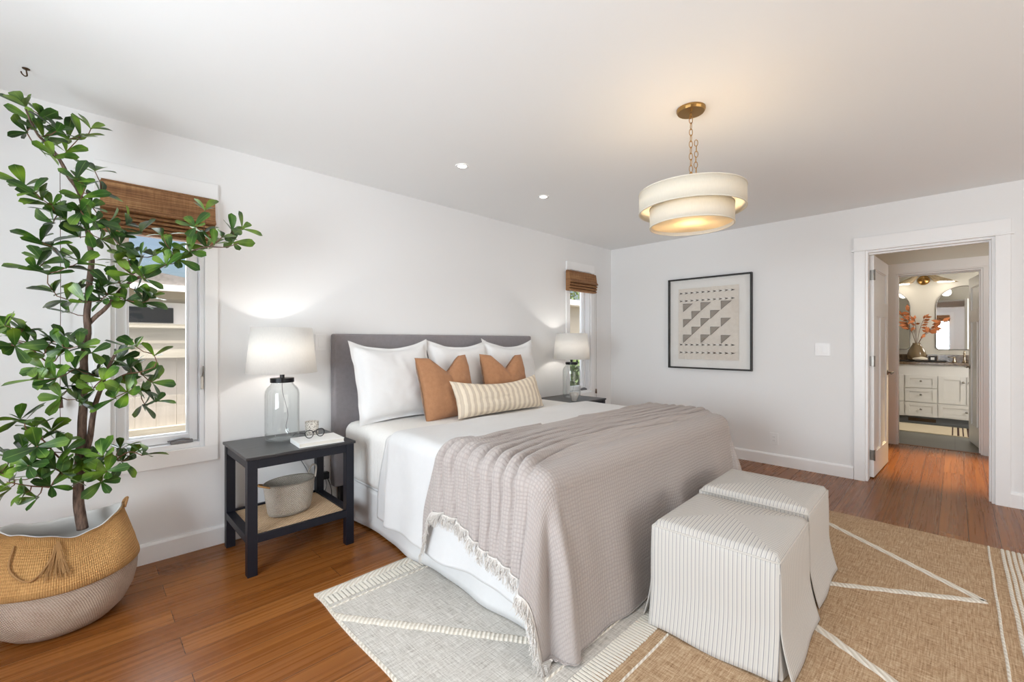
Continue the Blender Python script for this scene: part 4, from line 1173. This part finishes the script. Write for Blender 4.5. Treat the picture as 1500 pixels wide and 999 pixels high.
# ================================================================== SMALL THINGS ON THE NIGHTSTANDS
ZT = .632
def oval_basket():
    cx, cy, z = .905, 2.845, .2055
    r = thing('wicker_basket', 'small pale oval wicker basket with rope handles on the nightstand shelf', 'basket', (cx, cy, z))
    prof = [(.001, .003), (.070, .001), (.088, .006), (.094, .02), (.104, .10), (.112, .185), (.114, .192), (.110, .196), (.107, .190), (.098, .10), (.088, .02), (.001, .012)]
    d = []
    for a, b in zip(prof[:-1], prof[1:]):
        for j in range(3): t = j/3; d.append((a[0]+(b[0]-a[0])*t, a[1]+(b[1]-a[1])*t))
    d.append(prof[-1])
    g = G().lathe(d, (0, 0, 0), 60, uvs=lambda u, v: (u*.62, v*.5), sx=1.32, sy=.92)
    Rm = Matrix.Translation((cx, cy, z)) @ Matrix.Rotation(math.radians(8), 4, 'Z'); g.xf(Rm)
    add('basket_body', g, M['wicker'], r, smooth=True)
    for s_, hgt in ((-1, .012), (1, .062)):
        pts = [Rm @ Vector((s_*.135, -.045, .188)), Rm @ Vector((s_*(.165 if s_ < 0 else .150), -.03, .19+hgt*.8)), Rm @ Vector((s_*(.178 if s_ < 0 else .158), 0, .19+hgt)), Rm @ Vector((s_*(.165 if s_ < 0 else .150), .03, .19+hgt*.8)), Rm @ Vector((s_*.135, .045, .188))]
        add('handle', G().tube(catmull(pts), .0055, 8), M['rope'] if s_ < 0 else M['wicker'], r, smooth=True)
oval_basket()
def book():
    c = Vector((1.020, 2.715, ZT)); r = thing('book', 'thick white hardcover book lying on the left nightstand', 'book', c)
    R = Matrix.Translation(c) @ Matrix.Rotation(math.radians(-4), 4, 'Z')
    w_, d_, h_ = .255, .195, .026
    def B(*a): g = G().box(*a); g.xf(R); return g
    g = G().box(-w_/2, w_/2, -d_/2, d_/2, .0005, .0035).box(-w_/2, w_/2, -d_/2, d_/2, h_-.003, h_).box(-w_/2, -w_/2+.003, -d_/2, d_/2, .0035, h_-.003); g.xf(R)
    add('cover', g, M['paper'], r, bevel=.0008)
    add('pages', B(-w_/2+.004, w_/2-.003, -d_/2+.003, d_/2-.003, .0036, h_-.0031), M['pages'], r)
book()
def glasses():
    z = ZT+.0265; c = Vector((1.005, 2.735, z)); r = thing('eyeglasses', 'black framed eyeglasses resting open on the white book', 'glasses', c)
    R = Matrix.Translation(c+Vector((0, 0, .001))) @ Matrix.Rotation(math.radians(12), 4, 'Z')
    def T_(pts, rr=.0021, closed=False): return [R @ Vector(p) for p in pts]
    g = G()
    for s_ in (-1, 1):
        pts = []
        for k in range(20):
            a = 2*PI*k/20; x = s_*.036+.026*math.cos(a)*(1+.06*math.sin(a)); zz = .026+.022*math.sin(a)+(.004*abs(math.cos(a)) if math.sin(a) > 0 else 0)
            pts.append((x, -.02+zz*.25, zz+.001))
        g.tube([R @ Vector(p) for p in pts], .0024, 6, closed=True)
    g.tube([R @ Vector(p) for p in catmull([(-.012, -.011, .032), (0, -.010, .037), (.012, -.011, .032)])], .0023, 6)
    add('rims', g, M['black'], r, smooth=True)
    for s_ in (-1, 1):
        add('temple', G().tube([R @ Vector(p) for p in catmull([(s_*.064, -.010, .036), (s_*.068, .03, .033), (s_*.066, .085, .022), (s_*.064, .115, .004)])], .0019, 6), M['black'], r, smooth=True)
        g = G(); ring = [(s_*.036+.024*math.cos(a), -.0135+.0055*math.sin(a), .027+.021*math.sin(a)) for a in [2*PI*k/20 for k in range(20)]]
        b = len(g.v); g.v += [R @ Vector(p) for p in ring]; g.face(range(20)); add('lens', g, M['pictureglass'], r)
glasses()
def cup(c, r1, r0, h_, mat, nm, label, cat='cup'):
    g = G().lathe([(.001, .001), (r0, .0005), (r0+.001, .004), (r1, h_), (r1-.004, h_), (r0-.003, .008), (.001, .008)], c, 28)
    o = add(nm, g, mat, smooth=True); tag(o, label, cat); return o
cup((1.075, 2.955, ZT), .041, .038, .088, M['speckle'], 'candle_cup', 'speckled grey ceramic cup behind the white book', 'cup')
def bud_vase():
    c = at(841, 576, 2.73); c = Vector((c.x, 2.73, ZT)); r = thing('bud_vase', 'small faceted stoneware cup on the far nightstand', 'vase', c)
    add('cup_body', G().lathe([(.001, .001), (.024, .0005), (.030, .012), (.048, .062), (.050, .085), (.046, .085), (.028, .014), (.001, .012)], c, 10), M['ceramic'], r)
bud_vase()

# ================================================================== BATHROOM THINGS
def vanity():
    XF, XB = 9.05, 9.595; y0, y1 = -.98, 1.28
    r = thing('vanity_cabinet', 'pale grey bathroom vanity with drawers and shaker doors', 'cabinet', (9.32, .15, 0))
    g = G().box(XF+.02, XB, y0, y1, .11, .888)
    add('body', g, M['cabinet'], r, bevel=.002)
    # arched bottom rail
    poly = [(y0, .888), (y0, .0), (y0+.12, .0)]
    k = 20
    for i in range(k+1):
        t = i/k; poly.append((y0+.12+(y1-y0-.24)*t, .075+.04*math.sin(PI*t)))
    poly = [(y1, .135), (y1, .02), (y1-.10, .02)]+[(y1-.10-(y1-y0-.20)*i/k, .062+.045*math.sin(PI*i/k)) for i in range(k+1)]+[(y0+.10, .02), (y0, .02), (y0, .135)]
    add('bottom_rail', G().prism(poly[::-1], XF+.005, XF+.022, 'X'), M['cabinet'], r)
    add('toe_kick', G().box(XF+.07, XB, y0+.02, y1-.02, -.003, .11), M['toekick'], r)
    g = G().box(XF+.062, XF+.072, .20, .508, .020, .068)
    for i in range(16): g.box(XF+.056, XF+.063, .21+.0185*i, .217+.0185*i, .026, .062)
    add('floor_register', g, M['bronze'], r)
    def knob(par, y, z):
        add('knob', G().lathe([(.007, 0), (.006, -.012), (.014, -.020), (.014, -.026), (.001, -.028)], (XF, y, z), 14, 'X'), M['nickel'], par, smooth=True)
    def front(nm, a0, a1, b0, b1, ky=None, kz=None, fr=.05):
        g = G(); e = .004; a0 += e; a1 -= e; b0 += e; b1 -= e
        g.box(XF, XF+.02, a0, a0+fr, b0, b1); g.box(XF, XF+.02, a1-fr, a1, b0, b1); g.box(XF, XF+.02, a0+fr, a1-fr, b0, b0+fr); g.box(XF, XF+.02, a0+fr, a1-fr, b1-fr, b1)
        g.box(XF+.010, XF+.019, a0+fr, a1-fr, b0+fr, b1-fr)
        o = add(nm, g, M['cabinet'], r, bevel=.0015)
        if ky is not None: knob(o, ky, kz)
    Y = [-.405, -.113, .178, .187, .540, .549, .84, 1.13]
    front('drawer', .182, .545, .535, .730, .363, .640); front('drawer', .182, .545, .318, .530, .363, .434); front('drawer', .182, .545, .10, .313, .363, .215)
    front('door', -.113, .178, .318, .730, -.085, .645, .055); front('door', -.405, -.117, .318, .730, -.145, .645, .055)
    front('drawer', -.405, .178, .115, .313, -.117, .215)
    front('door', .550, .840, .318, .730, .82, .645, .055); front('door', .845, 1.13, .318, .730, .87, .645, .055); front('drawer', .550, 1.13, .115, .313, .84, .215)
    g = G().box(XF-.02, XB, y0-.01, y1+.01, .888, .925)
    o = add('countertop', g, M['granite'], bevel=.004); tag(o, 'brown granite countertop on the bathroom vanity', 'countertop')
    o = add('backsplash', G().box(XB-.02, XB+.003, y0-.01, y1+.01, .9255, 1.03), M['granite'], bevel=.002); tag(o, 'brown granite backsplash strip below the bathroom mirrors', 'backsplash')
vanity()
CT = .9255
def arch_mirror(yc, w_, z0, z1, label):
    r = thing('arched_mirror', label, 'mirror', (9.585, yc, z0), 'arched mirrors over the vanity')
    hw = w_/2; R = hw; rb = .05; pts = []
    for k in range(9): a = PI+PI/2*k/8; pts.append((yc-hw+rb+rb*math.cos(a), z0+rb+rb*math.sin(a)))
    for k in range(9): a = 1.5*PI+PI/2*k/8; pts.append((yc+hw-rb+rb*math.cos(a), z0+rb+rb*math.sin(a)))
    for k in range(25): a = PI*k/24; pts.append((yc+R*math.cos(a), z1-R+R*math.sin(a)))
    add('mirror_glass', G().prism(pts, 9.582, 9.590, 'X'), M['mirror'], r)
    add('mirror_frame', G().tube([(9.584, p[0], p[1]) for p in pts], .006, 6, closed=True), M['nickel'], r, smooth=True)
arch_mirror(-.09, .60, 1.113, 2.084, 'arched mirror over the vanity, right one partly behind the open door')
arch_mirror(.815, .60, 1.113, 2.084, 'arched mirror over the vanity, left one behind the dried branches')
def vanity_light():
    yc, zc = .352, 2.215; r = thing('vanity_light', 'brass wall light with three fluted white shades above the mirrors', 'lamp', (9.59, yc, zc))
    add('wall_plate', G().lathe([(.001, 0), (.075, 0), (.075, -.015), (.055, -.035), (.001, -.045)], (9.598, yc, zc), 28, 'X'), M['brass'], r, smooth=True)
    vb = emit('vanity_bulb', (255, 246, 232), 3)
    for s_ in (-1, 1):
        a0 = Vector((9.50, yc+s_*.045, zc+.10)); b0 = Vector((9.46, yc+s_*.255, zc-.055))
        g = G()
        def fn(u, v):
            c_ = a0.lerp(b0, v); a = 2*PI*u; rr = (.018+.112*v)*(1+.05*math.cos(16*a)*v)
            return c_+Vector((math.cos(a)*rr*.8, math.sin(a)*rr, s_*-.10*math.sin(a)*rr))
        g.grid(fn, 64, 6, None, True); add('lamp_shade', g, M['champagne'], r, smooth=True, solid=.002)
        g = G().lathe([(.001, 0), (.098, 0), (.098, -.012), (.001, -.014)], (b0.x, b0.y, b0.z+.006), 24, sx=.8)
        add('diffuser', g, vb, r)
        light('vanity_bulb_light', 'POINT', (b0.x-.12, b0.y, b0.z-.14), .9, (1, .90, .76), .06)
    add('arm', G().tube(catmull([(9.57, yc, zc), (9.53, yc, zc+.03), (9.52, yc, zc+.06)]), .008, 8), M['brass'], r, smooth=True)
vanity_light()
def bath_vase():
    cy = .425; cx = 9.36; r = thing('vase', 'ribbed smoky vase standing on a tray on the vanity', 'vase', (cx, cy, CT+.014))
    g = G().lathe([(.001, .0), (.085, .0), (.105, .03), (.112, .09), (.095, .16), (.062, .225), (.045, .262), (.050, .275), (.040, .272), (.001, .25)], (cx, cy, CT+.014), 36)
    for i, p in enumerate(g.v):
        a = math.atan2(p.y-cy, p.x-cx); d = Vector((p.x-cx, p.y-cy)); k = 1+.035*math.cos(14*a); g.v[i] = Vector((cx+d.x*k, cy+d.y*k, p.z))
    add('vase_body', g, M['vase'], r, smooth=True)
    b = thing('dried_branches', 'dried branches with orange leaves standing in the vase', 'dried flowers', (cx, cy, CT+.27))
    rnd = random.Random(8); tw = G(); lf = G(); z0 = CT+.265
    for (dy, dz, k) in ((.22, .52, 8), (.14, .34, 5), (.02, .40, 6), (-.10, .44, 7), (-.22, .27, 8), (-.30, .36, 7), (-.16, .20, 4), (.10, .56, 6)):
        e = Vector((cx+rnd.uniform(-.1, .04), cy+dy, z0+dz)); C = catmull([(cx, cy, z0-.05), (cx+.01, cy+dy*.3, z0+dz*.45), (cx, cy+dy*.75, z0+dz*.85), e]); tw.tube(C, .0028, 5)
        for j in range(k):
            p = C[int(len(C)*(.5+.5*j/k))-1]; d = Vector((rnd.uniform(-.6, .3), rnd.uniform(-1, 1)+(.6 if dy > 0 else -.6), rnd.uniform(-.3, .8))).normalized(); ln = rnd.uniform(.07, .12)
            s_ = d.cross(Vector((1, .2, .1))).normalized()*ln*.22
            lf.quad([p, p+d*ln*.45+s_, p+d*ln, p+d*ln*.5-s_]); 
    add('stems', tw, M['twig'], b, smooth=True); add('leaves', lf, M['driedleaf'], b, solid=.001)
    o = add('tray', G().box(9.22, 9.50, .10, .62, CT+.0005, CT+.013), M['blackframe'], bevel=.004); tag(o, 'long dark wooden tray on the granite countertop', 'tray')
    g = G()
    def fn(u, v):
        a = 2*PI*u; t = v; rr = .035*math.sin(PI*min(.97, max(.03, t)))**.5*(1+.15*math.cos(3*a+t*6)); return (9.26+rr*math.cos(a)*.9, .33+.17*(t-.2)+.0, CT+.048+rr*.8*math.sin(a)-.005*t)
    g.grid(fn, 16, 14, None, True); o = add('rolled_towel', g, M['towel'], smooth=True); tag(o, 'rolled cream cloth lying in front of the vase', 'towel')
    q = thing('photo_block', 'small dark square framed piece on the tray beside the vase', 'frame', (9.36, .243, CT+.014))
    add('block', G().box(9.35, 9.38, .195, .29, CT+.0135, CT+.085), M['blackframe'], q, bevel=.003)
    add('inlay', G().box(9.345, 9.351, .222, .264, CT+.028, CT+.068), M['paper'], q)
bath_vase()
def faucet():
    r = thing('faucet', 'polished nickel widespread faucet with lever handles on the vanity', 'faucet', (9.44, -.10, CT))
    g = G().lathe([(.001, 0), (.028, 0), (.026, .01), (.014, .03), (.013, .10), (.018, .13), (.010, .15), (.012, .165), (.001, .17)], (9.44, -.10, CT), 20)
    g.tube(catmull([(9.44, -.10, CT+.10), (9.40, -.10, CT+.135), (9.35, -.10, CT+.12), (9.32, -.10, CT+.085)]), .010, 8)
    add('spout', g, M['chrome'], r, smooth=True)
    for y, s_ in ((.007, 1), (-.207, -1)):
        g = G().lathe([(.001, 0), (.026, 0), (.024, .01), (.012, .04), (.016, .07), (.001, .085)], (9.44, y, CT), 18)
        g.tube([(9.44, y, CT+.068), (9.44, y+s_*.07, CT+.075)], .006, 8)
        add('handle', g, M['chrome'], r, smooth=True)
faucet()
def bath_rug():
    r = thing('bath_rug', 'cream bath rug with dark brown stripes in front of the vanity', 'rug', (8.5, .2, 0))
    g = G(); g.cur = 0; g.box(8.14, 8.92, -.50, .95, -.003, .006)
    g.cur = 1
    for k, y in enumerate((.03, -.02, -.07, -.115, -.155)):
        g.box(8.145, 8.915, y-.026*(.5+.3*(k % 2)), y, .006, .0075)
    add('rug_body', g, [M['bathrug'], M['bathstripe']], r)
    f = G(); rnd = random.Random(3)
    for k in range(60):
        x = 8.15+.76*k/59
        for y, s_ in ((.95, 1), (-.50, -1)): f.tube([(x, y, .003), (x+rnd.uniform(-.004, .004), y+s_*.03, .001)], .003, 4)
    add('tassels', f, M['bathrug'], r, kind='stuff')
bath_rug()

# ================================================================== OUTDOORS
structure('ground', G().box(-12, 22, YW+WT, 24, -.30, -.20), M['ground'])
def fence():
    r = thing('wooden_fence', 'weathered pale wooden fence with wide top rails outside the left window', 'fence', (1.5, 5.2, -.2))
    g = G(); x = -3.0; k = 0
    while x < 10.6:
        g.box(x, x+.148, 5.20, 5.222, -.19, 1.22); x += .152; k += 1
    add('boards', g, M['fence'], r)
    add('top_cap', G().box(-3, 10.6, 5.06, 5.26, 1.365, 1.40), M['rail'], r)
    add('upper_rail', G().box(-3, 10.6, 5.13, 5.20, 1.25, 1.36), M['rail'], r)
    add('middle_rail', G().box(-3, 10.6, 5.11, 5.20, 1.09, 1.225), M['rail'], r)
    add('lower_rail', G().box(-3, 10.6, 5.12, 5.20, .35, .45), M['rail'], r)
    for x in (-2.2, .95, 3.4, 5.9, 8.4):
        add('post', G().box(x, x+.09, 5.222, 5.31, -.2, 1.36), M['rail'], r)
fence()
def house():
    r = thing('neighbour_house', 'pale neighbouring house with grey gable roof seen above the fence', 'house', (1, 8.5, -.2))
    add('wall', G().box(-5, 1.42, 8.5, 12, -.2, 2.10), M['siding'], r)
    g = G(); g.prism([(-5.4, 2.08), (-1.2, 2.56), (1.75, 2.10), (1.75, 2.04), (-5.4, 2.0)], 8.15, 12.4, 'Y'); add('roof', g, M['shingle'], r)
    add('fascia', G().box(-5.4, 1.78, 8.10, 8.15, 1.98, 2.07), M['trim'], r)
    w_ = add('window_frame', G().box(-.85, 1.20, 8.46, 8.5, 1.47, 1.83), M['trim'], r)
    add('window_glass', G().box(-.75, 1.01, 8.44, 8.462, 1.52, 1.75), M['darkpane'], w_)
house()
def house2():
    r = thing('neighbour_shed', 'pale building wall with flat eave seen through the far window', 'building', (9, 7.4, -.2))
    add('wall', G().box(6.3, 12.5, 7.4, 10.5, -.2, 2.2), M['siding'], r)
    add('roof', G().box(6.0, 12.8, 7.1, 10.8, 2.2, 2.34), M['trim'], r)
house2()
def bush(c, s, seed, label):
    r = thing('tree', label, 'tree', (c[0], c[1], -.2))
    add('trunk', G().tube([(c[0], c[1], -.2), (c[0]+.05, c[1], c[2])], .09, 8), M['bark'], r)
    rnd = random.Random(seed); g = G()
    for k in range(1500):
        d = Vector((rnd.gauss(0, 1), rnd.gauss(0, 1), rnd.gauss(0, 1))).normalized()*s*rnd.random()**.4
        p = Vector(c)+d; n_ = Vector((rnd.gauss(0, 1), rnd.gauss(0, 1), rnd.gauss(0, 1))).normalized(); a = n_.orthogonal().normalized()*.09; b = n_.cross(a).normalized()*.05
        g.quad([p-a, p+b, p+a, p-b])
    add('foliage', g, M['bush'], r)
bush((15.6, 12.4, 3.1), 2.0, 1, 'leafy green tree rising behind the building outside the far window')
bush((5.75, 4.45, .55), .42, 2, 'green shrub outside the far window beside the lamp')
